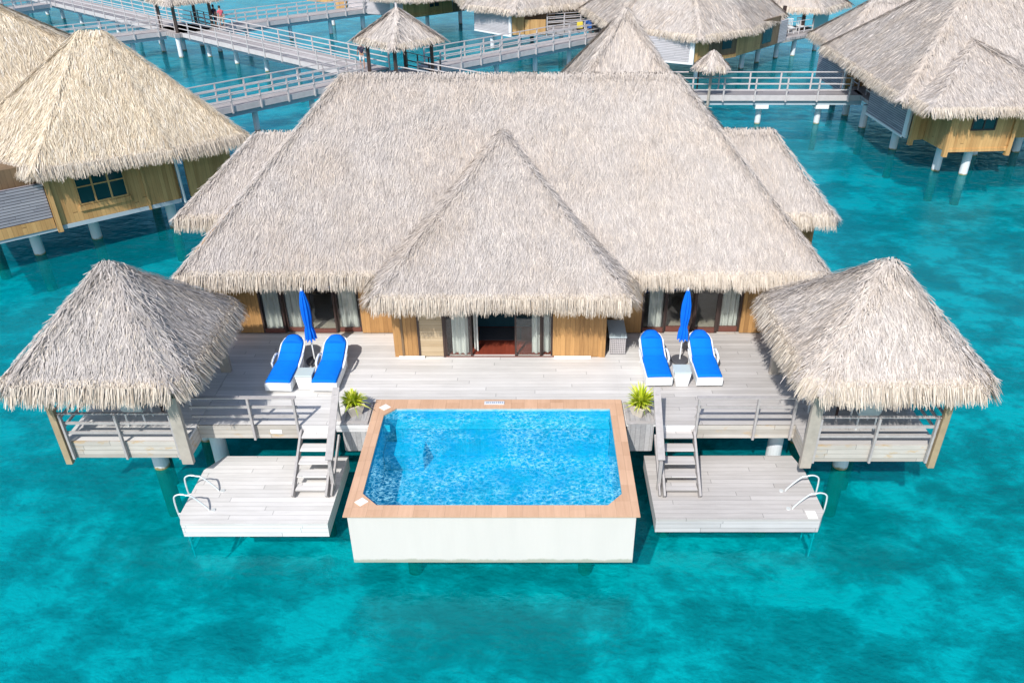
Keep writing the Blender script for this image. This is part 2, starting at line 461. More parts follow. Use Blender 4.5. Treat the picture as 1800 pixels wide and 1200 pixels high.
# ------------------------------------------------------------------ sea and seabed
m, nt, out = new_mat('seabed'); v = obco(nt)
n1 = noise(nt, mapping(nt, v, (.30, .36, 1), (3.2, 1.5, 0)), 1., 7, .60, .25)
n2 = noise(nt, mapping(nt, v, (1.0, 1.25, 1)), 1., 7, .66, .25)
n3 = noise(nt, mapping(nt, v, (.012, .02, 1), (.4, .8, 0)), 1., 3)
f = math_(nt, 'ADD', math_(nt, 'MULTIPLY', n1, .60), math_(nt, 'MULTIPLY', n2, .40))
c = ramp(nt, f, [(.41, (.10, .15, .14)), (.465, (.20, .24, .22)), (.515, (.38, .42, .40)), (.565, (.68, .71, .66))])
c = mix(nt, ramp(nt, n3, [(.35, (0, 0, 0)), (.65, (.5, .5, .5))]), c, (.30, .36, .42))
principled(nt, out, c, .95, .1, 0, bump(nt, n2, .5, .3)); M['seabed'] = m
mb = MB(); mb.add([(-300, -40, -3.4), (300, -40, -3.4), (300, 500, -3.4), (-300, 500, -3.4)], [(0, 1, 2, 3)])
tag(mb.obj('seabed', M['seabed']), kind='structure')

def water_mat(name, tint, scatter, fs, bumps, ripple, gl_rough=.04, spec=(.40, .72, .80, 1), far_tint=None, caust=None):
    m, nt, out = new_mat(name); v = obco(nt)
    hs = None
    for (sx, sy, amp, dist) in bumps:
        k = math_(nt, 'MULTIPLY', noise(nt, mapping(nt, v, (sx, sy, 1), (sx, sy, 0), (0, 0, .3)), 1., 4, .6, dist), amp)
        hs = k if hs is None else math_(nt, 'ADD', hs, k)
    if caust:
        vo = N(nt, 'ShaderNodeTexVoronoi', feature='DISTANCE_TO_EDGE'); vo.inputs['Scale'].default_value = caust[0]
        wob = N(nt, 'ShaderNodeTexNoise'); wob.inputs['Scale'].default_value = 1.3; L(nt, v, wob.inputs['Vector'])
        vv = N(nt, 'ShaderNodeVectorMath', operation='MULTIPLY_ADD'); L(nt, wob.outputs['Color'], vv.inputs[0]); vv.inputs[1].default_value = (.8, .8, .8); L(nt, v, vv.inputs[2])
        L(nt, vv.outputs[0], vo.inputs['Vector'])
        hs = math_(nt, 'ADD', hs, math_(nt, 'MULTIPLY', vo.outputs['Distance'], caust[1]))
    b = N(nt, 'ShaderNodeBump'); b.inputs['Strength'].default_value = ripple; b.inputs['Distance'].default_value = 1.; L(nt, hs, b.inputs['Height'])
    b2 = N(nt, 'ShaderNodeBump'); b2.inputs['Strength'].default_value = min(1, ripple * 2.5); b2.inputs['Distance'].default_value = 1.5; L(nt, hs, b2.inputs['Height'])
    tcol = tint
    tr = N(nt, 'ShaderNodeBsdfTransparent')
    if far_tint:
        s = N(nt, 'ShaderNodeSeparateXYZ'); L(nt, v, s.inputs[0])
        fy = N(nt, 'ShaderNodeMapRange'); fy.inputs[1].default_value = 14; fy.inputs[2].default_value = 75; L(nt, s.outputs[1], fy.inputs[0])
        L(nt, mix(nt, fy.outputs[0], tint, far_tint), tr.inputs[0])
        sca = mix(nt, fy.outputs[0], scatter, scatter_far)
    else:
        tr.inputs[0].default_value = (*tint, 1); sca = None
    df = N(nt, 'ShaderNodeBsdfDiffuse')
    if sca is not None: L(nt, sca, df.inputs[0])
    else: df.inputs[0].default_value = (*scatter, 1)
    L(nt, b2.outputs[0], df.inputs['Normal'])
    fsx = fs
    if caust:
        caust_lines = ramp(nt, math_(nt, 'MULTIPLY', vo.outputs['Distance'], 1.), [(.0, (.75, .75, .75)), (.09, (0, 0, 0))])
        caust_specks = ramp(nt, noise(nt, mapping(nt, v, (11, 15, 1)), 1., 4, .7), [(.48, (0, 0, 0)), (.62, (1, 1, 1))])
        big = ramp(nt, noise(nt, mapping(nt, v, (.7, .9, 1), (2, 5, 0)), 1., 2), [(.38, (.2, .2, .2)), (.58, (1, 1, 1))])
        caust_mask = math_(nt, 'MULTIPLY', math_(nt, 'MAXIMUM', caust_lines, caust_specks), big)  # caustic light painted into the water colour: bright lines and specks
        L(nt, mix(nt, caust_mask, scatter, (.40, .86, .99)), df.inputs[0])
        fsx = math_(nt, 'MULTIPLY_ADD', caust_mask, .50, fs)
    a = N(nt, 'ShaderNodeMixShader')
    if hasattr(fsx, 'links'): L(nt, fsx, a.inputs[0])
    else: a.inputs[0].default_value = fsx
    L(nt, tr.outputs[0], a.inputs[1]); L(nt, df.outputs[0], a.inputs[2])
    gl = N(nt, 'ShaderNodeBsdfGlossy'); gl.inputs['Roughness'].default_value = gl_rough; gl.inputs[0].default_value = spec; L(nt, b.outputs[0], gl.inputs['Normal'])
    fz = N(nt, 'ShaderNodeLayerWeight'); L(nt, b.outputs[0], fz.inputs['Normal'])
    fzs = math_(nt, 'MULTIPLY_ADD', math_(nt, 'POWER', fz.outputs['Facing'], 5.), .96, .025)
    ms = N(nt, 'ShaderNodeMixShader'); L(nt, fzs, ms.inputs[0]); L(nt, a.outputs[0], ms.inputs[1]); L(nt, gl.outputs[0], ms.inputs[2])
    L(nt, ms.outputs[0], out.inputs[0]); return m
scatter_far = (.0, .34, .48)  # scatter colour of the distant sea water
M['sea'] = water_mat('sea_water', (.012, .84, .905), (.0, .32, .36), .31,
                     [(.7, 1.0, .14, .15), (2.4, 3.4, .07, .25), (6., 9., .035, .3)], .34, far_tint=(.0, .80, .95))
scatter_far = None
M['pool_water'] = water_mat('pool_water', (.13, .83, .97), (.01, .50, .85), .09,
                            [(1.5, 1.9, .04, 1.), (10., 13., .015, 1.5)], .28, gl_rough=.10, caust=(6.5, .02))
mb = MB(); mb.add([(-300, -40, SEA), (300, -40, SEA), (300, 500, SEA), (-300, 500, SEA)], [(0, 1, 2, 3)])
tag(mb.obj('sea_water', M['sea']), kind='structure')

def pile(parent, x, y, ztop=-.38, r=.18, zb=-3.4, cap=False, world=True):
    mb = MB(); mb.cyl(x, y, zb, ztop, r, 18)
    p = mb.obj('pile', M['pile'], parent, world=world, smooth=False)
    if cap:
        MB().box(x - .42, x + .42, y - .3, y + .3, ztop - .22, ztop - .003).obj('pile_cap', M['white'], p, world=True, bev=.01)
    return p

# ------------------------------------------------------------------ main villa
V0 = empty('overwater_villa', (-.85, 19.65, 0), 'large central villa with broad grey thatched roof behind the pool deck', 'villa', 'thatched overwater villas')
make_roof('main_roof', V0, [(-9.28, 18.62), (7.78, 18.62), (7.78, 29.6), (-9.28, 29.6)], 1.9, (-5.5, 24, 6.2), (4.2, 24, 6.2), dens=480, SW=.013, fr_d=480)
make_roof('front_roof', V0, [(-3.98, 17.37), (2.46, 17.37), (3.6, 24), (-5.1, 24)], 1.88, (-.80, 21.9, 5.05), (-.80, 24.0, 5.05), dens=520, SW=.013, cap_d=110, capw=.24, fr_d=520)
make_roof('wing_roof', V0, [(-10.85, 22.65), (-5, 22.65), (-5, 28.2), (-10.85, 28.2)], 1.85, (-8.75, 25.3, 4.12), (-5, 25.3, 4.12), dens=330, fr_d=380)
make_roof('wing_roof', V0, [(3.6, 22.8), (9.28, 22.8), (9.28, 28.4), (3.6, 28.4)], 1.85, (3.6, 25.3, 4.2), (7.65, 25.3, 4.2), dens=330, fr_d=380)
make_roof('entry_roof', V0, [(1.35, 34.6), (7.0, 34.6), (7.0, 41.4), (1.35, 41.4)], 1.9, (4.2, 38, 5.95), (4.22, 38.05, 5.95), dens=160, SL=.4, SW=.025, fr_d=160, mats=TH_W)
make_roof('link_roof', V0, [(.8, 28), (6.2, 28), (6.2, 36), (.8, 36)], 1.9, (3.5, 29.5, 3.2), (3.5, 36, 3.2), dens=40, SL=.6, SW=.035, fr_d=60, mats=TH_W)
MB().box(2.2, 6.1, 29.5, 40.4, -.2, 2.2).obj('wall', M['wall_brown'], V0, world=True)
MB().box(1.6, 6.6, 34.8, 41.2, -.45, -.21).obj('entry_floor', M['fascia'], V0, world=True)
# platform under the house
MB().box(-9.2, 7.9, 19.6, 29.2, -.45, -.02).obj('floor_platform', M['fascia'], V0, world=True)
YS = 19.65; YC = 18.35
def panel(x0, x1, y, z0=0., z1=2.55, mat='wall', name='wall_panel', th=.1, lab=None):
    o = MB().box(x0, x1, y, y + th, z0, z1).obj(name, M[mat], V0, world=True)
    if lab: o['label'] = lab
    return o
def curtain(x0, x1, y, z0, z1, parent, amp=.045, per=.16):
    mb = MB(); n = max(8, int((x1 - x0) / .02))
    vs = []
    for i in range(n + 1):
        x = x0 + (x1 - x0) * i / n
        a = math.sin(x / per * 6.28) * amp + math.sin(x / per * 2.3) * amp * .5
        vs += [(x, y + a, z0), (x, y + a * .7, z1)]
    mb.add(vs, [(2 * i, 2 * i + 2, 2 * i + 3, 2 * i + 1) for i in range(n)])
    return mb.obj('curtain', M['curtain'], parent, world=True, smooth=True)
def door(x0, x1, y, z0=.0, z1=2.3, cur=None, sill=.0, fw=.05, cz0=None):
    """one glazed sliding panel with its frame, pane and curtain"""
    mb = MB()
    mb.box(x0, x0 + fw, y, y + .06, z0, z1); mb.box(x1 - fw, x1, y, y + .06, z0, z1)
    mb.box(x0 + fw, x1 - fw, y + .002, y + .058, z1 - fw, z1)
    f = mb.obj('glass_door', M['frame'], V0, world=True)
    if sill: MB().box(x0 + fw, x1 - fw, y - .004, y + .062, z0, z0 + sill).obj('sill', M['frame_red'], f, world=True)
    MB().box(x0 + fw, x1 - fw, y + .025, y + .035, z0 + max(sill, .02), z1 - fw).obj('pane', M['glass'], f, world=True)
    if cur: curtain(cur[0], cur[1], y + .13, .04 if cz0 is None else cz0, z1 - .05, f)
    return f
# side room left
panel(-9.0, -7.65, YS); panel(-4.83, -3.6, YS)
door(-7.65, -6.99, YS, cur=(-7.55, -7.1), sill=.12); door(-6.99, -6.27, YS + .07, cur=(-6.95, -6.5), sill=.12)
door(-6.27, -5.53, YS, sill=.12); door(-5.53, -4.83, YS + .07, cur=(-5.45, -4.95), sill=.12)
panel(-7.65, -4.83, YS + .14, 2.3, 2.6, 'frame', 'lintel')
# side room right
panel(1.98, 3.1, YS); panel(5.92, 7.3, YS)
door(3.1, 3.77, YS, cur=(3.3, 3.7), sill=.16); door(3.77, 4.55, YS + .07, cur=(4.3, 4.5), sill=.16)
door(4.55, 5.27, YS, sill=.16, fw=.08); door(5.27, 5.92, YS + .07, cur=(5.3, 5.85), sill=.16, fw=.07)
panel(3.1, 5.92, YS + .14, 2.3, 2.6, 'frame', 'lintel')
# centre room
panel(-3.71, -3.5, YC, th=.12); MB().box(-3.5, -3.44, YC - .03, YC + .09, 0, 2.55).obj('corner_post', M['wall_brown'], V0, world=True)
panel(-3.44, -3.06, YC)
b = MB(); b.box(-3.06, -3.0, YC - .02, YC + .05, 0, 2.4); b.box(-2.39, -2.33, YC - .02, YC + .05, 0, 2.4); bf = b.obj('shutter', M['frame'], V0, world=True)
MB().box(-3.0, -2.39, YC, YC + .03, .03, 2.38).obj('blind', M['blinds'], bf, world=True)
door(-2.33, -1.61, YC, cur=(-2.15, -1.72)); door(-.46, .26, YC, cur=(-.0, .22)); door(.26, .56, YC + .07, cur=(.32, .52))
curtain(-1.58, -1.46, YC + .3, .04, 2.3, bf)
panel(.56, 1.84, YC); MB().box(1.84, 1.98, YC - .02, YC + .1, 0, 2.55).obj('corner_post', M['wall'], V0, world=True)
panel(-1.61, -.46, YC + .14, 2.32, 2.6, 'frame', 'lintel')
MB().box(-2.4, .6, YC - .012, YC + .0, .0, .035).obj('threshold', M['frame_red'], V0, world=True)
MB().box(-3.6, -2.9, YC - .09, YC - .015, .004, .05).obj('wall_light', M['white'], V0, world=True)
MB().box(.6, 1.6, YC - .09, YC - .015, .004, .05).obj('wall_light', M['white'], V0, world=True)
# side walls of the projecting room
MB().box(-3.71, -3.6, YC + .12, YS, 0, 2.5).obj('wall_panel', M['wall'], V0, world=True)
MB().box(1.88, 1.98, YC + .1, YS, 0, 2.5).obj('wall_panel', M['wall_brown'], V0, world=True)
# interior
MB().box(-3.6, 1.88, YC + .12, 22.5, .004, .024).obj('interior_floor', M['redfloor'], V0, world=True)
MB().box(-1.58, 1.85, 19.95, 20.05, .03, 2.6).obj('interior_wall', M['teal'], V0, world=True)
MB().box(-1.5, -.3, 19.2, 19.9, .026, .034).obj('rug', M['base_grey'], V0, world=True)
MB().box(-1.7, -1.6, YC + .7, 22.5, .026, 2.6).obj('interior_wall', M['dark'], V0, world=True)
MB().box(-9.0, -3.72, YS + .22, 23.5, .0, .02).obj('interior_floor', M['sand_floor'], V0, world=True)
MB().box(1.99, 7.3, YS + .22, 23.5, .0, .02).obj('interior_floor', M['sand_floor'], V0, world=True)
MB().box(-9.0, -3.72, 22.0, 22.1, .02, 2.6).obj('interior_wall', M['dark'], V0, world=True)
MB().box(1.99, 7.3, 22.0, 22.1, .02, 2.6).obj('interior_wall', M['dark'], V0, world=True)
MB().box(-9.1, -9.0, YS, 29, 0, 2.55).obj('wall', M['wall'], V0, world=True)
MB().box(7.3, 7.4, YS, 29, 0, 2.55).obj('wall', M['wall'], V0, world=True)
for x0, x1 in ((-10.4, -9.11), (7.41, 9.0)):
    MB().box(x0, x1, 23.6, 27.6, -.3, 2.3).obj('wing_wall', M['wall'], V0, world=True)
for x in (-8, -4, 0, 4, 7):
    for y in (21, 25, 28.5): pile(V0, x, y, -.46)
pile(V0, -10, 24.4, -.31); pile(V0, 8.7, 24.6, -.31); pile(V0, 3, 35.6, -.46); pile(V0, 6, 35.6, -.46)

# ------------------------------------------------------------------ deck
D0 = empty('sun_deck', (-.85, 15.3, 0), 'weathered pale timber deck in front of the central villa', 'deck')
mb = MB()
mb.box(-7.99, -3.87, 15.31, 19.58, -.06, 0)
mb.box(-3.869, 2.209, 16.21, 19.58, -.06, 0)
mb.box(2.21, 2.999, 15.31, 19.58, -.06, 0)
mb.obj('deck_boards', M['deck'], D0, world=True)
MB().box(-9.75, -7.991, 17.602, 19.58, -.06, 0).obj('deck_boards', M['deck'], D0, world=True)
mb = MB(); mb.box(3.0, 6.3, 15.31, 19.58, -.06, 0); mb.box(6.301, 8.1, 17.502, 19.58, -.06, 0)
mb.obj('deck_boards', M['deck_grey'], D0, world=True, label='greyer deck boards')
MB().box(-7.99, -5.58, 15.28, 15.309, -.38, .0).obj('fascia', M['fascia'], D0, world=True)
MB().box(3.95, 6.3, 15.28, 15.309, -.38, .0).obj('fascia', M['fascia'], D0, world=True)
MB().box(-5.55, -3.4, 15.285, 15.309, -.2, .0).obj('fascia', M['fascia_white'], D0, world=True)
MB().box(3.0, 3.93, 15.285, 15.309, -.2, .0).obj('fascia', M['fascia_white'], D0, world=True)
for y in (15.9, 17.6, 19.2):
    MB().box(-8.0, 6.2, y, y + .14, -.34, -.062).obj('joist', M['post_wood'], D0, world=True) if y > 16.5 else \
    (MB().box(-8.0, -3.4, y, y + .14, -.34, -.062).obj('joist', M['post_wood'], D0, world=True), MB().box(3.0, 6.2, y, y + .14, -.34, -.062).obj('joist', M['post_wood'], D0, world=True))
MB().box(-6.27, -6.0, 15.27, 15.279, -.24, -.13).obj('step_light', M['tile_white'], D0, world=True)
def railing(parent, a, b, n, h=.82, zb=-.36, name='railing', mat='rail_wood', world=True, rails=(.82, .55, .28), rw=.07, post=(.075, .05), posts=None, cap=None):
    a = Vector(a); b = Vector(b); mb = MB()
    for k, z in enumerate(rails):
        o = Vector((0, 0, z)); mb.bar(a + o, b + o, (cap or rw) if k == 0 else rw * .55, .03 if k == 0 else rw * .9)
    r = mb.obj(name, M[mat], parent, world=world)
    ts = posts if posts is not None else [k / (n - 1) for k in range(n)]
    for t in ts:
        p = a.lerp(b, t)
        d = (b - a).normalized(); nn = Vector((d.y, -d.x, 0)) * .055
        MB().bar(p + Vector((0, 0, zb)) + nn, p + Vector((0, 0, h)) + nn, post[0], post[1], up=(d.x, d.y, 0)).obj('post', M[mat], r, world=world)
    return r
railing(D0, (-8.05, 15.26, 0), (-5.52, 15.26, 0), 3, posts=[.56, .98], cap=.1)
railing(D0, (3.86, 15.26, 0), (6.25, 15.26, 0), 3, posts=[.02, .6, .97], cap=.1)
for x, y in ((-8.0, 16.1), (6.25, 16.2)): pile(D0, x, y, -.35, .19)
MB().box(5.95, 6.55, 15.7, 16.4, -.36, -.345).obj('pile_cap', M['white'], D0, world=True)
for x in (-5, -2, 1.2, 4): pile(D0, x, 18.6, -.35)
# open planter boxes built into the deck edge
def planter(x0, x1, label):
    P = empty('planter_box', ((x0 + x1) / 2, 15.7, -.8), label, 'planter', 'planter boxes beside the pool')
    mb = MB(); mb.prism([(x0 + .05, 15.3), (x1 - .05, 15.3), (x1, 15.32), (x1, 16.18), (x0, 16.18), (x0, 15.32)], -.8, .02)
    mb.obj('box', M['grey_wood'], P, world=True, bev=.01)
    mb = MB(); mb.box(x0 - .01, x1 + .01, 15.29, 15.4, .021, .05); mb.box(x0 - .01, x0 + .06, 15.4, 16.2, .021, .05); mb.box(x1 - .06, x1 + .01, 15.4, 16.2, .021, .05)
    mb.obj('rim', M['rail_wood'], P, world=True, bev=.005)
    return P
planter(-4.56, -3.93, 'grey timber box left of the pool under a potted plant')
planter(2.28, 2.93, 'grey timber box right of the pool under a potted plant')

# ------------------------------------------------------------------ pool
P0 = empty('plunge_pool', (-.83, 14.1, -1.3), 'raised white plunge pool with terracotta coping and blue water', 'pool')
ox0, ox1, oy0, oy1 = -3.86, 2.21, 12.08, 16.2
inn = [(-3.22, 12.41), (1.58, 12.41), (1.9, 12.76), (1.9, 15.84), (-3.3, 15.84), (-3.57, 15.55), (-3.57, 12.76)]
def ring(mb, outer, inner, z0, z1):
    """outer and inner have the same count"""
    n = len(outer)
    vs = [(*p, z1) for p in outer] + [(*p, z1) for p in inner] + [(*p, z0) for p in outer] + [(*p, z0) for p in inner]
    fs = []
    for i in range(n):
        j = (i + 1) % n
        fs += [(i, j, n + j, n + i), (2 * n + j, 2 * n + i, 3 * n + i, 3 * n + j), (i, 2 * n + i, 2 * n + j, j), (n + j, 3 * n + j, 3 * n + i, n + i)]
    mb.add(vs, fs)
outr = [(-3.22, oy0), (1.58, oy0), (ox1, 12.76), (ox1, oy1), (-3.3, oy1), (ox0, 15.55), (ox0, 12.76)]
# use corner-true outer ring
inn8 = [(-3.22, 12.41), (1.58, 12.41), (1.9, 12.76), (1.9, 15.84), (-3.3, 15.84), (-3.57, 15.55), (-3.57, 12.76)]
mb = MB()
zt, zb = .105, .07
def plate(pts):
    n = len(pts); mb.add([(*p, zt) for p in pts] + [(*p, zb) for p in pts], [tuple(range(n)), tuple(range(n, 2 * n))[::-1]])
plate([(ox0, oy0), (ox1, oy0), (1.58, 12.41), (-3.22, 12.41)]); plate([(ox1, oy0), (1.9, 12.76), (1.58, 12.41)])
plate([(ox1, oy0), (ox1, oy1), (1.9, 15.84), (1.9, 12.76)]); plate([(ox1, oy1), (ox0, oy1), (-3.3, 15.84), (1.9, 15.84)])
plate([(ox0, oy1), (-3.57, 15.55), (-3.3, 15.84)]); plate([(ox0, oy1), (ox0, oy0), (-3.57, 12.76), (-3.57, 15.55)]); plate([(ox0, oy0), (-3.22, 12.41), (-3.57, 12.76)])
for lst in ([(ox0, oy0), (ox1, oy0), (ox1, oy1), (ox0, oy1)], inn8[::-1]):
    n = len(lst); mb.add([(*p, zb) for p in lst] + [(*p, zt) for p in lst], [(i, (i + 1) % n, n + (i + 1) % n, n + i) for i in range(n)])
mb.obj('coping', M['coping'], P0, world=True)
# outer walls of the basin
mb = MB(); a, b_, c_, d_ = ox0 + .07, ox1 - .07, oy0 + .07, oy1 - .07
mb.box(a, b_, c_, c_ + .15, -1.28, zb - .002); mb.box(a, a + .15, c_ + .15, d_, -1.28, zb - .002); mb.box(b_ - .15, b_, c_ + .15, d_, -1.28, zb - .002)
mb.box(a + .15, b_ - .15, d_ - .15, d_, -1.28, zb - .002); mb.box(a + .15, b_ - .15, c_ + .15, d_ - .15, -1.27, -1.2)
mb.obj('outer_wall', M['stucco'], P0, world=True)
# basin
m, nt, out = new_mat('pool_tiles'); v = obco(nt)
br = N(nt, 'ShaderNodeTexBrick'); br.offset = 0; br.inputs['Scale'].default_value = 1.
for k, val in (('Brick Width', .06), ('Row Height', .06), ('Mortar Size', .004)): br.inputs[k].default_value = val
br.inputs['Color1'].default_value = (.07, .46, .56, 1); br.inputs['Color2'].default_value = (.14, .60, .70, 1); br.inputs['Mortar'].default_value = (.4, .6, .7, 1)
L(nt, v, br.inputs['Vector'])
nn_ = noise(nt, v, 2.2, 4, .6, .6)
c = mix(nt, ramp(nt, nn_, [(.42, (0, 0, 0)), (.6, (1, 1, 1))]), br.outputs[0], (.16, .50, .68))
principled(nt, out, c, .4, .4); M['pool_tiles'] = m
M['bench_tiles'] = plain('bench_tiles', (.50, .62, .66), .4, .4, 0, .15, 10)
mb = MB(); n = len(inn8)
mb.add([(*p, -1.1) for p in inn8] + [(*p, zb) for p in inn8], [tuple(range(n))] + [(i, n + i, n + (i + 1) % n, (i + 1) % n) for i in range(n)])
mb.obj('basin', M['pool_tiles'], P0, world=True)
bn = MB().box(-3.3, 1.89, 15.46, 15.835, -1.09, -.241).obj('bench', M['pool_tiles'], P0, world=True)
MB().box(-3.3, 1.89, 15.44, 15.83, -.24, -.2).obj('bench_top', M['bench_tiles'], bn, world=True, bev=.01)
mb = MB(); mb.box(-3.56, -2.6, 14.95, 15.455, -1.09, -.62)
mb.obj('entry_step', M['pool_tiles'], P0, world=True, bev=.02)
mb = MB(); nx, ny = 120, 80
gx = np.linspace(-3.565, 1.895, nx); gy = np.linspace(12.415, 15.835, ny)
inside = lambda x, y: True
vs = []; 
for y in gy:
    for x in gx:
        xx = x
        z = .004 * math.sin(x * 5.1 + 2.1 * math.sin(y * 3.3)) * math.sin(y * 6.3 + 1.7 * math.sin(x * 2.9)) + .003 * math.sin(x * 13 + y * 7) * math.sin(y * 15 - x * 4)
        # clip the chamfered corners
        if x < -3.3 and y > 15.55: lim = 15.55 + (x + 3.57) / .27 * .29; y2 = min(y, lim)
        elif x < -3.22 and y < 12.76: lim = 12.76 - (x + 3.57) / .35 * .35; y2 = max(y, lim)
        elif x > 1.58 and y < 12.76: lim = 12.41 + (x - 1.58) / .32 * .35; y2 = max(y, lim)
        else: y2 = y
        vs.append((xx, y2, .02 + z))
mb.add(vs, [(j * nx + i, j * nx + i + 1, (j + 1) * nx + i + 1, (j + 1) * nx + i) for j in range(ny - 1) for i in range(nx - 1)])
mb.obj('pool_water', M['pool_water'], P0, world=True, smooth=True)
def diamond(x, y, s=.13):
    mb = MB(); mb.prism([(x - s * 1.1, y - .01), (x, y - s), (x + s * 1.1, y + .01), (x, y + s)], zt + .001, zt + .012); return mb
diamond(-3.59, 15.86).obj('skimmer_lid', M['tile_white'], P0, world=True)
diamond(-3.55, 12.5).obj('skimmer_lid', M['tile_white'], P0, world=True)
pl = MB().box(-1.17, -.68, 15.98, 16.10, zt + .001, zt + .02).obj('sign_plate', M['plate'], P0, world=True)
mb = MB()
for k in range(9): mb.box(-1.12 + k * .048, -1.12 + k * .048 + (.02 if k % 3 else .028), 16.015, 16.065, zt + .021, zt + .024)
mb.obj('lettering', M['ink'], pl, world=True)
for x in (-2.85, 1.3): pile(P0, x, 13.9, -1.281, .17); pile(P0, x, 15.4, -1.281, .17)

# ------------------------------------------------------------------ potted plants
def plant(x, y, label, seed):
    r = np.random.default_rng(seed)
    Pn = empty('potted_plant', (x, y, .02), label, 'plant', 'potted plants beside the pool', seed * .7); gs = 1.08 if seed == 8 else .92
    mb = MB(); mb.add([(-.13, -.13, 0), (.13, -.13, 0), (.13, .13, 0), (-.13, .13, 0), (-.22, -.22, .3), (.22, -.22, .3), (.22, .22, .3), (-.22, .22, .3),
                       (-.17, -.17, .3), (.17, -.17, .3), (.17, .17, .3), (-.17, .17, .3), (-.17, -.17, .25), (.17, -.17, .25), (.17, .17, .25), (-.17, .17, .25)],
                      [(3, 2, 1, 0), (0, 1, 5, 4), (1, 2, 6, 5), (2, 3, 7, 6), (3, 0, 4, 7), (4, 5, 9, 8), (5, 6, 10, 9), (6, 7, 11, 10), (7, 4, 8, 11), (8, 9, 13, 12), (9, 10, 14, 13), (10, 11, 15, 14), (11, 8, 12, 15)])
    mb.obj('pot', M['pot'], Pn)
    MB().box(-.165, .165, -.165, .165, .22, .27).obj('soil', M['soil'], Pn)
    mb = MB()
    for k in range(240):
        a = r.random() * 6.283; el = .30 + 1.2 * r.random() ** .7; ln = (.26 + .28 * r.random()) * gs * (1.15 if math.cos(a - seed) > .3 else .9); w = .010 + .014 * r.random()
        d = Vector((math.cos(a) * math.cos(el), math.sin(a) * math.cos(el), math.sin(el)))
        s = Vector((-math.sin(a), math.cos(a), 0)); p = Vector((math.cos(a) * .04, math.sin(a) * .04, .26 + .12 * r.random()))
        vs = []; nseg = 5
        for i in range(nseg + 1):
            t = i / nseg; q = p + d * ln * t + Vector((0, 0, -1)) * ln * .45 * t * t * (1.2 - el / 2)
            ww = w * (math.sin(math.pi * min(1, .15 + t * .85)) + .05); vs += [q - s * ww, q + s * ww]
        mb.add(vs, [(2 * i, 2 * i + 1, 2 * i + 3, 2 * i + 2) for i in range(nseg)])
    mb.obj('foliage', M['leaf'], Pn)
plant(-4.32, 15.75, 'lime green potted plant at the left corner of the pool', 3)
plant(2.62, 15.72, 'lime green potted plant at the right corner of the pool', 8)

# ------------------------------------------------------------------ docks
def dock(poly, mat, label, name='swim_platform'):
    cx = sum(p[0] for p in poly) / len(poly); cy = sum(p[1] for p in poly) / len(poly)
    o = empty(name, (cx, cy, -1.5), label, 'dock', 'lower swim platforms')
    MB().prism(poly, -1.16, -1.1).obj('boards', M[mat], o, world=True)
    mb = MB(); ins = [(cx + (x - cx) * .997, cy + (y - cy) * .997) for x, y in poly]
    mb.prism(ins, -1.49, -1.161); mb.obj('fascia', M['fascia_white' if mat == 'deck' else 'deck_side'], o, world=True)
    return o
M['deck_side'] = boards('deck_side', (.40, .38, .38), (.60, .575, .575), .13, 2)
dl = dock([(-7.83, 13.12), (-4.55, 13.12), (-4.55, 15.48), (-7.6, 15.48), (-7.95, 14.95), (-7.95, 13.42)], 'deck', 'bleached white swim platform left of the pool')
dr = dock([(2.78, 13.26), (6.48, 13.26), (6.62, 13.5), (6.6, 14.9), (6.45, 15.5), (2.78, 15.5)], 'deck_grey', 'grey timber swim platform right of the pool')
MB().box(6.2, 6.42, 13.28, 13.52, -1.099, -1.085).obj('hatch_plate', M['tile_white'], dr, world=True)
for o, xs in ((dl, (-7.2, -5.2)), (dr, (3.4, 5.9))):
    for x in xs: pile(o, x, 15.15, -1.491, .15)

def ladder(x, y0, y1, sgn, label):
    o = empty('swim_ladder', (x, (y0 + y1) / 2, -1.1), label, 'ladder', 'swim ladders')
    for y in (y0, y1):
        pts = []
        def P(dx, z): pts.append((x + sgn * dx * (1 if dx > 0 else .82), y, z if z < -1.2 else -1.1 + (z + 1.1) * .78))
        P(-.52, -1.1); P(-.50, -1.02); P(-.28, -.72); P(-.10, -.52)
        for k in range(7):
            t = math.pi * .72 - k / 6 * math.pi * .72; P(.12 + .18 * math.cos(t), -.66 + .17 * math.sin(t))
        P(.31, -.85); P(.305, -1.15); P(.27, -1.45); P(.20, -1.7); P(.2, -2.6)
        # smooth the polyline
        q = [Vector(p) for p in pts]
        for _ in range(2):
            n = [q[0]]
            for a, b in zip(q, q[1:]): n += [a * .75 + b * .25, a * .25 + b * .75]
            n.append(q[-1]); q = n
        h = MB().tube(q, .019, 10).obj('handrail', M['steel'], o, world=True, smooth=True)
        mb = MB(); mb.tube([(x + sgn * .02, y, -1.2), (x + sgn * .31, y, -1.2)], .018, 8); mb.box(x - .02 + sgn * .03, x + .02 + sgn * .03, y - .05, y + .05, -1.25, -1.13)
        mb.obj('bracket', M['steel'], h, world=True)
        MB().cyl(x - sgn * .52, y, -1.099, -1.08, .05).obj('flange', M['steel'], h, world=True)
    for z in (-1.75, -2.05, -2.35):
        MB().box(x + sgn * .21 - .04, x + sgn * .21 + .04, y0 + .02, y1 - .02, z, z + .03).obj('rung', M['steel'], o, world=True)
ladder(-7.76, 13.55, 14.2, -1, 'steel swim ladder on the left platform')
ladder(6.36, 13.6, 14.2, 1, 'steel swim ladder on the right platform')

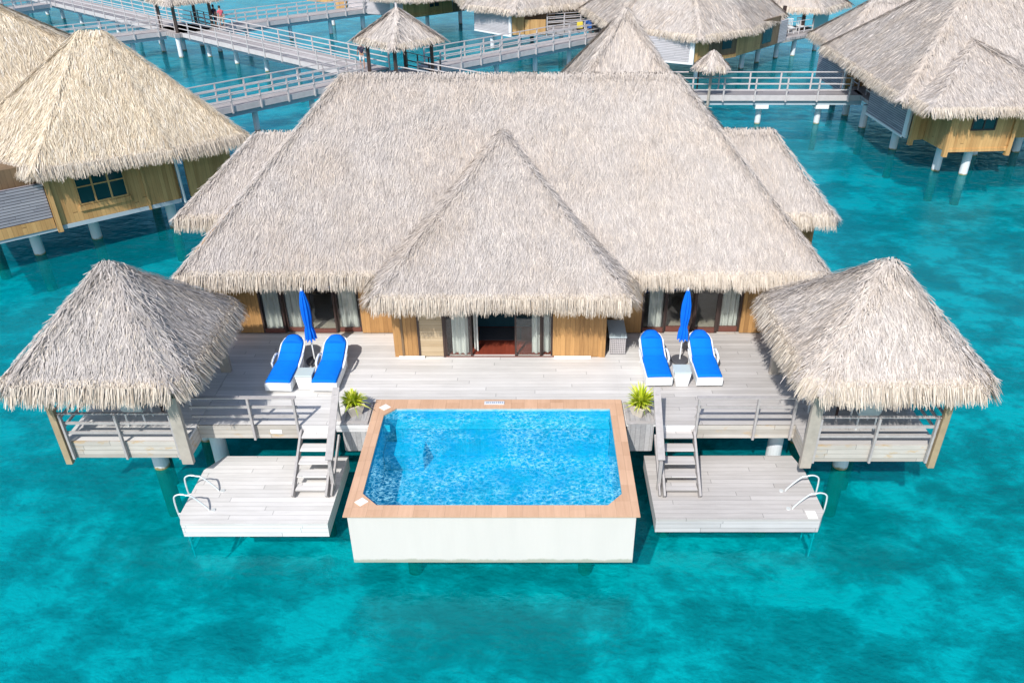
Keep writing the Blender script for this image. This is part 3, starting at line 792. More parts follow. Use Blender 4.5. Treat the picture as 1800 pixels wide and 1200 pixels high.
# ------------------------------------------------------------------ stairs
def stairs(x0, x1, rail_side, mat, label):
    o = empty('staircase', ((x0 + x1) / 2, 14.6, -1.1), label, 'stairs', 'staircases down to the swim platforms')
    for k in range(5):
        z = -.183 * (k + 1); yf = 15.04 - .255 * k
        MB().box(x0 + .045, x1 - .045, yf, yf + .275, z - .035, z).obj('tread', M[mat], o, world=True, bev=.005)
    for x in (x0, x1):
        MB().bar((x, 15.29, -.16), (x, 13.93, -1.04), .05, .2).obj('stringer', M['rail_wood'], o, world=True)
    xr = x0 - .1 if rail_side < 0 else x1 + .1
    dirx = .0
    h = MB().bar((xr, 15.62, .86), (xr, 14.2, -.18), .17, .035).obj('handrail', M['rail_wood'], o, world=True, bev=.004)
    MB().bar((xr, 15.58, .60), (xr, 14.22, -.42), .03, .12).obj('mid_rail', M['rail_wood'], h, world=True)
    MB().box(xr - .04, xr + .04, 14.2, 14.28, -1.1, -.24).obj('rail_post', M['rail_wood'], h, world=True)
    MB().box(xr - .04, xr + .04, 15.45, 15.53, .0, .77).obj('rail_post', M['rail_wood'], h, world=True)
    MB().bar((xr, 15.28, -.3), (xr, 13.98, -1.06), .04, .12).obj('skirt', M['rail_wood'], h, world=True)
stairs(-5.52, -4.74, 1, 'deck', 'pale open staircase down to the left platform')
stairs(3.06, 3.88, -1, 'deck_grey', 'grey open staircase down to the right platform')

# ------------------------------------------------------------------ gazebos
def gazebo(cx, x0, x1, y0, y1, eave, apex, mats, label, flip, chair_labels):
    o = empty('thatched_pavilion', (cx, (y0 + y1) / 2, -.5), label, 'pavilion', 'dining pavilions at the deck corners')
    (ex0, ex1, ey0, ey1, ez) = eave
    make_roof('roof', o, [(ex0, ey0 + .35), (ex0 + .25, ey0), (ex1 - .25, ey0), (ex1, ey0 + .35), (ex1, ey1 - .5), (ex1 - .22, ey1), (ex0 + .22, ey1), (ex0, ey1 - .5)], ez, apex, (apex[0] + .15, apex[1] + .02, apex[2]), dens=620, SL=.24, SW=.018, fr_d=480, mats=mats, fr_len=.44, capw=.26)
    MB().box(x0 + .002, x1 - .002, y0 + .047, y1, -.06, 0).obj('floor', M['deck' if flip < 0 else 'deck_grey'], o, world=True)
    mb = MB(); mb.box(x0, x1, y0, y0 + .045, -.46, .01); mb.box(x0, x0 + .045, y0 + .05, y1 - .05, -.46, -.062)
    mb.box(x1 - .045, x1, y0 + .05, y1 - .05, -.46, -.062); mb.box(x0, x1, y1 - .045, y1, -.46, -.062); mb.obj('fascia', M['fascia'], o, world=True)
    for i, (x, y) in enumerate(((x0 + .06, y0 - .05), (x1 - .06, y0 - .05), (x1 - .06, y1 + .04), (x0 + .06, y1 + .04))):
        outer = (x < cx) == (flip < 0)
        w = .15 if outer else .26
        MB().bar((x, y, -.58), (x, y, 2.05), w, .12, up=(0, 1, 0)).obj('post', M['post_gold' if outer else 'post_wood'], o, world=True, bev=.008)
    mb = MB(); z = 1.95
    mb.bar((x0, y0 + .1, z), (x1, y0 + .1, z), .1, .16); mb.bar((x0, y1 - .1, z), (x1, y1 - .1, z), .1, .16); mb.bar((x0 + .1, y0 + .16, z), (x0 + .1, y1 - .16, z), .1, .16); mb.bar((x1 - .1, y0 + .16, z), (x1 - .1, y1 - .16, z), .1, .16)
    mb.obj('ring_beam', M['post_wood'], o, world=True)
    railing(o, (x0 + .1, y0 - .005, 0), (x1 - .1, y0 - .005, 0), 3, posts=[.04, .5, .96], zb=-.44)
    xo = x0 + .02 if flip < 0 else x1 - .02
    railing(o, (xo, y1 - .1, 0), (xo, y0 + .12, 0), 3, posts=[.5], zb=-.1)
    for x in (x0 + .8, x1 - .75):
        for y in (y1 - .5,): pile(o, x, y, -.461, .19)
    pile(o, -9.52 if flip < 0 else 7.93, 15.95, -.461, .19)
    # furniture
    t = empty('dining_table', (cx, y0 + 1.55, 0), 'square dining table with pale top under the %s pavilion' % ('left' if flip < 0 else 'right'), 'table', 'dining tables under the pavilions')
    MB().box(cx - .5, cx + .5, y0 + 1.1, y0 + 2.0, .70, .74).obj('tabletop', M['tabletop'], t, world=True, bev=.01)
    for sx in (-.44, .44):
        for sy in (1.16, 1.94): MB().box(cx + sx - .025, cx + sx + .025, y0 + sy - .025, y0 + sy + .025, 0, .699).obj('leg', M['frame'], t, world=True)
    for k, (dx, dy, rz) in enumerate(((0.05, .80, 0), (-.9, 1.5, -90), (.9, 1.5, 90))):
        c = empty('dining_chair', (cx + dx, y0 + dy, 0), chair_labels[k], 'chair', 'chairs under the pavilions', R(rz))
        MB().box(-.24, .24, -.22, .24, .42, .47).obj('seat', M['tabletop'], c, bev=.015)
        MB().add([(-.25, -.24, .47), (.25, -.24, .47), (.25, -.20, .47), (-.25, -.20, .47), (-.26, -.34, .95), (.26, -.34, .95), (.26, -.30, .95), (-.26, -.30, .95)],
                 [(3, 2, 1, 0), (4, 5, 6, 7), (0, 1, 5, 4), (1, 2, 6, 5), (2, 3, 7, 6), (3, 0, 4, 7)]).obj('backrest', M['tabletop'], c, bev=.01)
        for sx in (-.21, .21):
            for sy in (-.19, .21): MB().box(sx - .018, sx + .018, sy - .018, sy + .018, 0, .419).obj('leg', M['steel'], c)
    return o
gazebo(-9.45, -10.9, -8.0, 14.64, 17.6, (-11.42, -7.42, 13.98, 18.0, 1.58), (-9.55, 16.1, 3.86), TH_D, 'square pavilion with shaggy grey thatched roof at the left deck corner', -1,
       ['pale chair at the front of the left pavilion', 'pale chair left of the table under the left pavilion', 'pale chair right of the table under the left pavilion'])
gazebo(7.83, 6.302, 9.35, 14.5, 17.5, (5.86, 9.93, 13.96, 18.4, 1.60), (7.95, 16.2, 3.88), TH_W, 'square pavilion with pale thatched roof at the right deck corner', 1,
       ['pale chair at the front of the right pavilion', 'pale chair left of the table under the right pavilion', 'pale chair right of the table under the right pavilion'])

# ------------------------------------------------------------------ loungers
def make_lounger(loc, rz, label):
    o = empty('sun_lounger', loc, label, 'sun lounger', 'blue sun loungers', rz)
    prof = [(0, .29), (.40, .30), (.85, .31), (1.0, .33), (1.28, .45), (1.5, .56), (1.68, .64), (1.76, .67)]
    # frame: moulded shell
    mb = MB()
    w = .335
    n = len(prof)
    vs = []
    for (y, z) in prof:
        ww = w if y < 1.5 else w * math.sqrt(max(0.05, 1 - ((y - 1.5) / .29) ** 2))
        vs += [(-ww, y, z), (ww, y, z), (ww, y, z - .05 if y > 1.05 else .08), (-ww, y, z - .05 if y > 1.05 else .08)]
    fs = [(0, 1, 2, 3)]
    for i in range(n - 1):
        a = 4 * i; b = a + 4
        for k in range(4): fs.append((a + k, b + k, b + (k + 1) % 4, a + (k + 1) % 4))
    fs.append(tuple(4 * (n - 1) + k for k in range(4))[::-1])
    mb.add(vs, fs); mb.obj('frame', M['plastic'], o, bev=.012)
    for sx in (-1, 1):
        for y in (.12, 1.2): MB().box(sx * .28 - .03, sx * .28 + .03, y, y + .08, 0, .082 if y < 1 else .36).obj('leg', M['plastic'], o, bev=.008)
        MB().tube([(sx * .335, .72, .30), (sx * .365, .78, .40), (sx * .37, .95, .45), (sx * .365, 1.12, .47), (sx * .335, 1.24, .43)], [.022, .03, .032, .03, .022], 10).obj('armrest', M['plastic'], o, smooth=True)
    # cushion
    mb = MB(); vs = []; cp = []
    for k in range(25):
        y = .05 + 1.69 * k / 24
        z = np.interp(y, [p[0] for p in prof], [p[1] for p in prof]); cp.append((y, z))
    for (y, z) in cp:
        ww = .318 if y < .9 else .288
        if .85 < y < .98: ww = .318 - (y - .85) / .13 * .03
        if y > 1.45: ww = .288 * math.sqrt(max(.04, 1 - ((y - 1.45) / .31) ** 2))
        for t in (-1, -.9, 0, .9, 1): vs.append((ww * t, y, z + (.055 if abs(t) < .95 else .03) + .01 * (1 - t * t)))
    m_ = 5
    fs = [(j * m_ + i, j * m_ + i + 1, (j + 1) * m_ + i + 1, (j + 1) * m_ + i) for j in range(24) for i in range(m_ - 1)]
    mb.add(vs, fs); c = mb.obj('cushion', M['blue'], o, smooth=True)
    s = c.modifiers.new('solid', 'SOLIDIFY'); s.thickness = .05; s.offset = -1
    # head pillow
    mb = MB(); vs = []; K = 12
    for j in range(K + 1):
        for i in range(K + 1):
            u = i / K * 2 - 1; v_ = j / K
            ww = .24 * math.sqrt(max(.0, 1 - (v_ * .85) ** 2))
            y = 1.47 + v_ * .23; z = np.interp(y, [p[0] for p in prof], [p[1] for p in prof]) + .072
            hh = .075 * (max(0, 1 - u * u) ** .5) * (max(0, 1 - (2 * v_ - 1) ** 4) ** .5)
            vs.append((u * ww, y - hh * .5, z + hh))
    mb.add(vs, [(j * (K + 1) + i, j * (K + 1) + i + 1, (j + 1) * (K + 1) + i + 1, (j + 1) * (K + 1) + i) for j in range(K) for i in range(K)])
    mb.obj('pillow', M['blue_par'], o, smooth=True)
    sm = MB()
    for y in (.33, .93, 1.2): z = float(np.interp(y, [p[0] for p in prof], [p[1] for p in prof])); sm.tube([(-.30 if y < .9 else -.28, y, z + .066), (.30 if y < .9 else .28, y, z + .066)], .006, 6)
    sm.obj('piping', M['blue_par'], c)
    return o
l0 = make_lounger((-6.40, 16.6, 0), R(-2), 'blue sun lounger leftmost on the deck, against the pavilion shadow')
for loc, rz, lab in (((-5.24, 16.6, 0), R(-1), 'blue sun lounger between the left side table and the pool'),
                     ((3.25, 16.85, 0), R(2), 'blue sun lounger between the pool and the right side table'),
                     ((4.53, 16.85, 0), R(1), 'blue sun lounger rightmost on the deck')):
    c = copy_tree(l0); c.location = loc; c.rotation_euler = (0, 0, rz); c['label'] = lab
def side_table(loc, label):
    o = empty('side_table', loc, label, 'side table', 'white side tables between the loungers')
    MB().box(-.22, .22, -.2, .2, .40, .44).obj('tabletop', M['tabletop'], o, bev=.015)
    mb = MB(); 
    for sy in (-.19, .16):
        mb.add([(-.21, sy, .39), (.21, sy, .39), (.21, sy + .03, .39), (-.21, sy + .03, .39), (-.15, sy, .02), (.15, sy, .02), (.15, sy + .03, .02), (-.15, sy + .03, .02)],
               [(0, 1, 2, 3), (7, 6, 5, 4), (4, 5, 1, 0), (5, 6, 2, 1), (6, 7, 3, 2), (7, 4, 0, 3)])
    mb.box(-.17, .17, -.155, .155, .2, .38)
    mb.obj('base', M['plastic'], o)
    return o
t0 = side_table((-5.77, 16.95, 0), 'white side table between the left pair of loungers')
t1 = copy_tree(t0); t1.location = (3.84, 17.1, 0); t1['label'] = 'white side table between the right pair of loungers'
def parasol(loc, tilt, label, seed, h=2.2):
    o = empty('parasol', loc, label, 'parasol', 'folded blue parasols'); o.rotation_euler = (0, R(tilt), 0)
    MB().cyl(0, 0, 0.0, .07, .23, 24).obj('base', M['base_grey'], o, bev=.01)
    MB().cyl(0, 0, .07, h - .05, .02, 10).obj('pole', M['white'], o)
    MB().cyl(0, 0, h - .05, h + .03, .03, 10, .012).obj('finial', M['white'], o)
    mb = MB(); vs = []; K = 48; rows = 16
    zz = [(h - .02, .02), (h - .15, .055), (h - .45, .10), (h - .8, .105), (h - 1.05, .08), (h - 1.12, .075), (h - 1.25, .11), (h - 1.48, .125)]
    zt_ = [a for a, b in zz][::-1]; rt_ = [b for a, b in zz][::-1]
    for j in range(rows + 1):
        z = h - .02 - 1.46 * j / rows; r_ = float(np.interp(z, zt_, rt_))
        for i in range(K):
            a = i / K * 2 * math.pi
            rr = r_ * (1 + .28 * math.cos(8 * a + j * .18 + seed)) * (1 + .08 * math.sin(3 * a + seed))
            vs.append((rr * math.cos(a), rr * math.sin(a), z + (.03 * math.cos(8 * a + seed) if j == rows else 0)))
    mb.add(vs, [(j * K + i, j * K + (i + 1) % K, (j + 1) * K + (i + 1) % K, (j + 1) * K + i)[::-1] for j in range(rows) for i in range(K)])
    mb.obj('canopy', M['blue_par'], o, smooth=True)
    return o
parasol((-5.83, 18.1, 0), -1.5, 'folded blue parasol behind the left pair of loungers', 0)
parasol((3.98, 18.15, 0), .5, 'folded blue parasol behind the right pair of loungers', 2, 2.18)
# lattice cabinet
c = empty('storage_cabinet', (2.32, 18.95, 0), 'white lattice cabinet beside the right end of the wooden wall', 'cabinet')
MB().box(2.08, 2.56, 18.4, 19.35, .56, .60).obj('top', M['tabletop'], c, world=True, bev=.01)
MB().box(2.13, 2.51, 18.5, 19.3, .03, .555).obj('body', M['base_grey'], c, world=True)
mb = MB()
for k in range(9): x = 2.115 + k * .05; mb.bar((x, 18.46, .04), (x, 18.46, .55), .018, .02, up=(0, 1, 0))
for k in range(9): z = .06 + k * .06; mb.bar((2.10, 18.44, z), (2.54, 18.44, z), .018, .02)
mb.obj('lattice', M['rail_far'], c, world=True)

# ------------------------------------------------------------------ boardwalks
def walkway(a, b, width, label, piles, name='boardwalk', h=1.0, rail_ends=(0, 0), sp=2.0, sides=(1, -1), cap=True, openings=()):
    a = Vector((a[0], a[1], 0)); b = Vector((b[0], b[1], 0)); d = (b - a); Ln = d.length; d.normalize()
    o = empty(name, a, label, 'boardwalk', 'boardwalks between the villas', math.atan2(d.y, d.x))
    w = width / 2
    MB().box(0, Ln, -w, w, -.08, 0).obj('deck', M['walk'], o)
    MB().box(.02, Ln - .02, -w * .8, w * .8, -.58, -.081).obj('beam', M['beam'], o)
    mb = MB(); mb.box(0, Ln, -w - .04, -w - .002, -.3, .02); mb.box(0, Ln, w + .002, w + .04, -.3, .02); mb.obj('fascia', M['rail_far'], o)
    pm = None
    for s in sides:
        mb = MB(); y = s * (w + .08); x0 = rail_ends[0]; x1 = Ln - rail_ends[1]
        op = sorted([q for q in openings if q[2] == s]); segs = []; cur = x0
        for q in op: segs.append((cur, q[0])); cur = q[1]
        segs.append((cur, x1))
        for (p, q) in segs:
            for z in (h, h * .66, h * .33): mb.bar((p, y, z), (q, y, z), .07, .05)
        r = mb.obj('railing', M['rail_far'], o)
        n = max(2, int(round((x1 - x0) / sp)) + 1)
        for k in range(n):
            x = x0 + (x1 - x0) * k / (n - 1)
            if any(p < x < q for p, q, _ in op): continue
            if pm is None:
                pm = MB().box(-.04, .04, -.035, .035, -.35, h); po = pm.obj('post', M['rail_far'], r); po.location = (x, y, 0); pmesh = po.data
            else:
                po = bpy.data.objects.new('post', pmesh); col.objects.link(po); po.parent = r; po.location = (x, y, 0)
    for t in piles:
        mb = MB(); mb.cyl(t, 0, -3.4, -.8 if cap else -.585, .17, 14); p = mb.obj('pile', M['pile'], o)
        if cap: MB().box(t - .38, t + .38, -w * .85, w * .85, -.8, -.583).obj('pile_cap', M['white'], p)
    return o
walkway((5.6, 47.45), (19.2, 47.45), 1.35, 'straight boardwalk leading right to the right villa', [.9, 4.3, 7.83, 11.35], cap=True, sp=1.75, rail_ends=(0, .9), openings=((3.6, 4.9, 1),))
sp_a = (-62, 97.9); sp_b = (-10.2, 53.0)
walkway(sp_a, sp_b, 2.5, 'wide main boardwalk running diagonally across the lagoon', [4, 8, 12, 16.5, 20.3, 24.5, 28.3, 32.2, 36, 40, 43.9, 47.9, 51.9, 56, 60, 64], sp=2.1, cap=False)
walkway((-19.5, 42.2), (-10.6, 51.6), 1.5, 'boardwalk from the left villa up to the round junction pavilion', [1.5, 5.2, 9.0], sp=1.7, rail_ends=(0, .6), cap=False)
walkway((-41.5, 57.6), (-29.6, 67.6), 1.5, 'boardwalk joining the main walk behind the left villa peak', [1.5, 5.5, 9.5, 13], sp=1.8, rail_ends=(0, .6), cap=False)
walkway((-58, 62), (-46.6, 82.0), 1.6, 'boardwalk at the far left edge joining the main walk', [3, 8, 13, 18, 21], sp=1.8, cap=False)
walkway((-26.2, 68.9), (-14.6, 80.0), 1.6, 'boardwalk from the main walk to the top centre villa', [3, 7, 11, 14.5], sp=1.8, rail_ends=(.8, 0), cap=False)
walkway((-7.0, 54.2), (6.0, 66.6), 1.6, 'boardwalk from the junction pavilion to the upper middle villa', [2.5, 6.2, 10, 13.6, 16.5], sp=1.7, rail_ends=(.6, 0), cap=False)
walkway((-7.6, 50.4), (3.6, 42.0), 1.6, 'boardwalk hidden behind the central roof ridge', [3, 7, 11], sp=1.8)

# junction pavilions
def pavilion(cx, cy, half, label, rot):
    o = empty('junction_pavilion', (cx, cy, 0), label, 'pavilion', 'open pavilions over the boardwalk')
    def P(k, r_): a = rot + k * math.pi / 2; return (cx + r_ * math.cos(a), cy + r_ * math.sin(a))
    make_roof('roof', o, [P(k, half) for k in (3, 0, 1, 2)], 1.9, (cx, cy, 4.0), (cx + .05, cy, 4.0), dens=45, SL=.55, SW=.045, fr_d=90, fr_len=.4, drop=.35, mats=TH_W)
    MB().cyl(cx, cy, 3.9, 4.3, .1, 10, .06).obj('finial', M['rail_far'], o, world=True)
    MB().prism([P(k, half * .92) for k in (3, 0, 1, 2)], -.3, .0).obj('floor', M['walk'], o, world=True)
    for k in range(4):
        x, y = P(k, half * .72)
        MB().box(x - .1, x + .1, y - .1, y + .1, 0, 2.4).obj('post', M['frame'], o, world=True)
        a = P(k, half * .88); b = P(k + 1, half * .88)
        if k == 0: railing(o, (*a, 0), (*b, 0), 4, h=1., zb=0, mat='frame', rails=(1., .5, .2))
    for k in range(4): x, y = P(k, half * .8); pile(o, x, y, -.301)
    return o
pavilion(-8.2, 51.6, 2.75, 'open thatched pavilion over the boardwalk junction behind the central roof', R(0))
pavilion(-28.0, 68.6, 2.9, 'open thatched pavilion over the main boardwalk at the top left', R(0))

# thatched umbrella on the right boardwalk
o = empty('thatched_umbrella', (10.2, 46.72, 0), 'small thatched umbrella on a pole beside the right boardwalk', 'umbrella')
MB().tube([(10.2, 46.72, -.6), (10.22, 46.72, 1.9)], .08, 10).obj('pole', M['post_wood'], o, world=True)
pts = [(10.2 + .95 * math.cos(k * math.pi / 3 + .3), 46.8 + .95 * math.sin(k * math.pi / 3 + .3)) for k in range(6)]
make_roof('canopy', o, pts, 1.35, (10.2, 46.8, 2.45), (10.25, 46.8, 2.45), dens=160, SL=.4, SW=.04, fr_d=110, fr_len=.4, drop=.32)
MB().box(9.75, 9.83, 48.2, 48.28, -.6, 1.7).obj('back_pole', M['frame'], o, world=True)
MB().bar((9.79, 48.24, 1.62), (10.2, 46.8, 1.75), .06, .06).obj('brace', M['frame'], o, world=True)

# ------------------------------------------------------------------ neighbouring villas
def seg_wall(o, a, b, z0, z1, mat, name='wall', th=.12, lab=None):
    a = Vector((*a, 0)); b = Vector((*b, 0)); d = b - a; ln = d.length; ang = math.atan2(d.y, d.x)
    w = MB().box(0, ln, 0, th, z0, z1).obj(name, M[mat], o)
    w.location = a - orig(o); w.location.z = -orig(o).z; w.rotation_euler = (0, 0, ang)
    if lab: w['label'] = lab
    return w, ln
def win(w, x0, x1, z0, z1, cols=2, rows=2, fm='wall_far'):
    mb = MB(); t = .06
    mb.box(x0, x1, -.05, -.002, z0, z0 + t); mb.box(x0, x1, -.05, -.002, z1 - t, z1)
    for k in range(cols + 1):
        x = x0 + (x1 - x0 - t) * k / cols; mb.box(x, x + t, -.052, -.003, z0 + t, z1 - t)
    for k in range(1, rows):
        z = z0 + (z1 - z0) * (.42 if rows == 2 else k / rows); mb.box(x0 + t, x1 - t, -.048, -.004, z, z + t * .8)
    f = mb.obj('window', M[fm], w)
    return f
def pane(w, x0, x1, z0, z1):
    MB().box(x0 + .03, x1 - .03, -.02, -.001, z0 + .03, z1 - .03).obj('window_pane', M['dark_glass'], w)
m, nt, out = new_mat('dark_glass'); principled(nt, out, (.012, .05, .055), .08, .6); M['dark_glass'] = m

# left villa (golden thatch)
A = empty('overwater_villa', (-18, 30, 0), 'golden thatched villa at the left edge with a wooden window wall', 'villa', 'thatched overwater villas')
make_roof('front_roof', A, [(-22.5, 30.2), (-18.05, 27.85), (-13.9, 30.2), (-11.55, 32.2), (-15.7, 35.9), (-22, 38)], 1.6, (-17.4, 32.3, 5.95), (-16.45, 32.3, 5.95), dens=260, SL=.34, SW=.02, fr_d=300, mats=TH_G, fr_len=.5)
make_roof('main_roof', A, [(-30, 30), (-20.5, 29.6), (-14.2, 35.5), (-19, 42), (-30, 42)], 1.9, (-26, 34.4, 7.2), (-22.8, 34.4, 7.2), dens=170, SL=.38, SW=.024, fr_d=120, mats=TH_G)
u = Vector((3.5, 2.87, 0)).normalized(); nv = Vector((u.y, -u.x, 0)); c0 = Vector((-18.0, 28.45, 0))
def W(t, q=0): p = c0 + u * t + nv * q; return (p.x, p.y)
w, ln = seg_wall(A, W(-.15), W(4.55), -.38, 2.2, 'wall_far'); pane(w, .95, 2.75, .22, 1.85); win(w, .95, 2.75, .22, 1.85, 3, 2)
MB().box(3.35, 3.45, -.05, -.003, -.55, 2.0).obj('wall_batten', M['wall_far'], w); MB().box(-.04, .14, -.12, -.003, -.6, 2.0).obj('corner_post', M['wall_far'], w)
MB().box(.9, 2.8, -.06, -.003, .0, .2).obj('window_apron', M['wall_far'], w)
seg_wall(A, W(4.55, 0), W(4.55, -3.2), -.38, 2.2, 'wall_far')
dp = MB(); q = W(4.62, .12); dp.tube([(q[0], q[1], -.55), (q[0] - .05, q[1], 1.75)], .05, 8); dp.obj('downpipe', M['white'], A, world=True)
seg_wall(A, W(4.9, .1), W(6.8, .1), -.38, 2.1, 'wall_far', 'wall')
w, ln = seg_wall(A, W(-4.2, .05), W(-.22, .05), .0, 1.35, 'slats', 'slatted_screen'); seg_wall(A, W(-4.2, .06), W(-.22, .06), -.42, -.01, 'wall_far', 'floor_beam')

seg_wall(A, W(4.5, -.1), W(-4, -.1), -.55, -.39, 'beam', 'floor_beam')
fl = MB(); fl.prism([W(-4, -.3), W(4.4, -.3), W(4.4, -8), W(-4, -8)], -.5, -.39); fl.obj('floor', M['beam'], A, world=True)
MB().prism([W(-4, -.25), W(4.3, -.25), W(4.3, -6.5), W(-4, -6.5)], -.38, 2.0).obj('interior_block', M['wall_brown'], A, world=True)
for x, y in ((-19.55, 28.95), (-18.0, 30.5), (-15.3, 31.8), (-22, 30), (-17, 34), (-14, 35)): pile(A, x, y, -.56, .2)

# right villa
B = empty('overwater_villa', (22, 44, 0), 'grey thatched villa at the right edge with a projecting wooden bay', 'villa', 'thatched overwater villas')
fk = dict(dens=110, SL=.40, SW=.028, fr_d=190, fr_len=.48)
make_roof('main_roof', B, [(17.7, 38.6), (34, 38.6), (34, 51.5), (17.9, 51.5)], 1.5, (23.4, 45.5, 6.9), (29.0, 45.5, 6.9), **fk)
make_roof('front_roof', B, [(18.3, 36.75), (25.6, 36.75), (27, 43), (17.75, 43)], 1.45, (21.8, 41.1, 3.95), (22.0, 43.5, 4.5), cap_d=60, **fk)
make_roof('wing_roof', B, [(18.3, 49.5), (26, 49.5), (26, 56), (18.5, 56)], 1.5, (21.0, 52.6, 4.4), (25, 52.6, 4.4), **fk)
w, ln = seg_wall(B, (19.86, 37.5), (22.95, 37.75), -.38, 1.9, 'wall_far', 'bay_wall'); pane(w, .95, 2.15, .62, 1.8); win(w, .95, 2.15, .62, 1.8, 2, 1, 'frame')
MB().box(-.12, .08, -.1, .1, -.62, 1.8).obj('corner_post', M['wall_far'], w); MB().box(ln - .08, ln + .12, -.1, .1, -.62, 1.8).obj('corner_post', M['wall_far'], w); MB().box(.09, ln - .09, -.05, -.003, -.4, -.26).obj('sill_board', M['wall_far'], w)
seg_wall(B, (19.6, 39.45), (19.84, 37.62), -.38, 1.9, 'wall_far', 'bay_wall')
seg_wall(B, (22.95, 37.9), (23.2, 39.6), -.38, 1.9, 'wall_far', 'bay_wall')
w, ln = seg_wall(B, (18.95, 39.35), (19.75, 39.5), -.38, 1.9, 'wall_far'); MB().box(-.1, .1, -.08, .1, -.62, 1.8).obj('corner_post', M['wall_far'], w)
seg_wall(B, (23.3, 39.7), (31, 40.3), -.38, 1.9, 'wall_far')
w, ln = seg_wall(B, (18.62, 44.6), (18.86, 40.2), -.38, 1.6, 'slats', 'slatted_screen')
MB().box(ln - .02, ln + .35, -.02, .1, -.42, 1.6).obj('corner_trim', M['white'], w); MB().box(0, ln, -.03, -.001, -.5, -.385).obj('base_board', M['white'], w)
w, ln = seg_wall(B, (18.4, 53.2), (18.7, 49.2), -.38, 1.9, 'slats', 'slatted_screen')
MB().box(ln - .02, ln + .25, -.02, .1, -.42, 1.8).obj('corner_trim', M['white'], w)
seg_wall(B, (20.2, 49.6), (20.2, 44.2), -.38, 2.2, 'wall_brown', 'entrance_wall'); seg_wall(B, (18.8, 49.1), (20.2, 49.1), -.2, 2.2, 'wall_far', 'entrance_wall')
MB().box(19.0, 20.2, 44.6, 49.0, -.2, 0).obj('landing', M['walk'], B, world=True)
MB().prism([(19.0, 40.3), (30, 40.5), (30, 54), (20.3, 54), (20.3, 49.7), (20.3, 44.6), (19.0, 44.6)], -.5, -.385).obj('floor', M['beam'], B, world=True)
MB().prism([(20, 37.8), (22.8, 37.95), (23, 40.4), (19.8, 40.25)], -.5, -.385).obj('bay_floor', M['beam'], B, world=True)
for x, y in ((20.4, 39.0), (21.5, 38.4), (19.6, 42.5), (19.4, 46.6), (23.5, 41.5), (26, 42), (19.6, 52.5), (19.3, 49.3)): pile(B, x, y, -.501, .2)
railing(B, (19.25, 48.1, 0), (19.25, 48.95, 0), 2, h=1., zb=0, mat='rail_far', rails=(1., .66, .33))
railing(B, (19.25, 46.0, 0), (19.25, 46.8, 0), 2, h=1., zb=0, mat='rail_far', rails=(1., .66, .33))

# upper right villa
Cc = empty('overwater_villa', (12, 63, 0), 'grey thatched villa at the upper right beyond the boardwalk with a small lagoon pavilion', 'villa', 'thatched overwater villas')
fk = dict(dens=60, SL=.5, SW=.04, fr_d=120, fr_len=.5)
make_roof('main_roof', Cc, [(5.6, 61.0), (11.4, 56.7), (15.5, 59.4), (19.9, 66.6), (15, 73), (4, 70)], 1.05, (11.3, 65, 6.6), (12.8, 66, 6.6), **fk)
make_roof('pavilion_roof', Cc, [(19.3, 68.6), (23.0, 67.3), (26.4, 71.0), (22.5, 75), (18.5, 73)], 1.2, (22, 71, 4.1), (22.1, 71.1, 4.1), **fk)
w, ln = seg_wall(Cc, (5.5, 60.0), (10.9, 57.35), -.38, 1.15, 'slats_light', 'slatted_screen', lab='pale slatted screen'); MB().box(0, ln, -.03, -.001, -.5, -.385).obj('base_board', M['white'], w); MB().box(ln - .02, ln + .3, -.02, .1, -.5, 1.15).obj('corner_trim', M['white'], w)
seg_wall(Cc, (11.2, 57.4), (12.3, 58.0), -.38, 1.5, 'wall_far')
w, ln = seg_wall(Cc, (12.3, 58.0), (14.6, 59.6), -.38, 1.6, 'wall_brown'); pane(w, 1.3, 2.3, .2, 1.4)
MB().box(0, ln, -.06, -.003, -.42, -.2).obj('sill_board', M['wall_far'], w)
w, ln = seg_wall(Cc, (14.6, 59.6), (17.0, 62.2), -.38, 1.6, 'wall_far')
w, ln = seg_wall(Cc, (17.0, 62.2), (18.9, 64.4), -.38, 1.6, 'wall_brown'); pane(w, .2, 1.7, -.1, 1.4)
w, ln = seg_wall(Cc, (18.9, 64.4), (19.8, 65.4), -.38, 1.2, 'slats_light', 'slatted_screen')
MB().prism([(5.5, 60.3), (11, 57.6), (14.5, 59.8), (19, 64.7), (23.6, 68.4), (22, 73), (5, 72)], -.5, -.385).obj('floor', M['fascia'], Cc, world=True)
MB().prism([(19.5, 65.2), (23.8, 68.0), (22.8, 71.5), (19, 69)], -.38, -.2).obj('terrace', M['walk'], Cc, world=True)
for x, y in ((19.9, 67.2), (21.9, 68.4), (24.3, 70.4), (21, 72.5)): MB().box(x - .12, x + .12, y - .12, y + .12, -.2, 1.9).obj('post', M['frame'], Cc, world=True)
railing(Cc, (19.9, 66.2, -.2), (22.6, 68.1, -.2), 3, h=1., zb=0, mat='rail_far', rails=(1., .5, .2))
g_, ln = seg_wall(Cc, (22.6, 68.2), (24.6, 70.4), -.38, 1.7, 'blue_glass', 'glass_screen') if 'blue_glass' in M else (None, None)
for x, y in ((11.8, 59), (15.8, 62.3), (17.5, 64.4), (19.4, 66.1), (21.0, 66.95), (8, 62), (14, 60.6), (23.4, 69)): pile(Cc, x, y, -.501, .18)
m, nt, out = new_mat('green_glass'); principled(nt, out, (.20, .38, .38), .15, .5); M['green_glass'] = m
seg_wall(Cc, (22.7, 68.2), (24.6, 70.4), -.3, 1.7, 'green_glass', 'glass_screen')

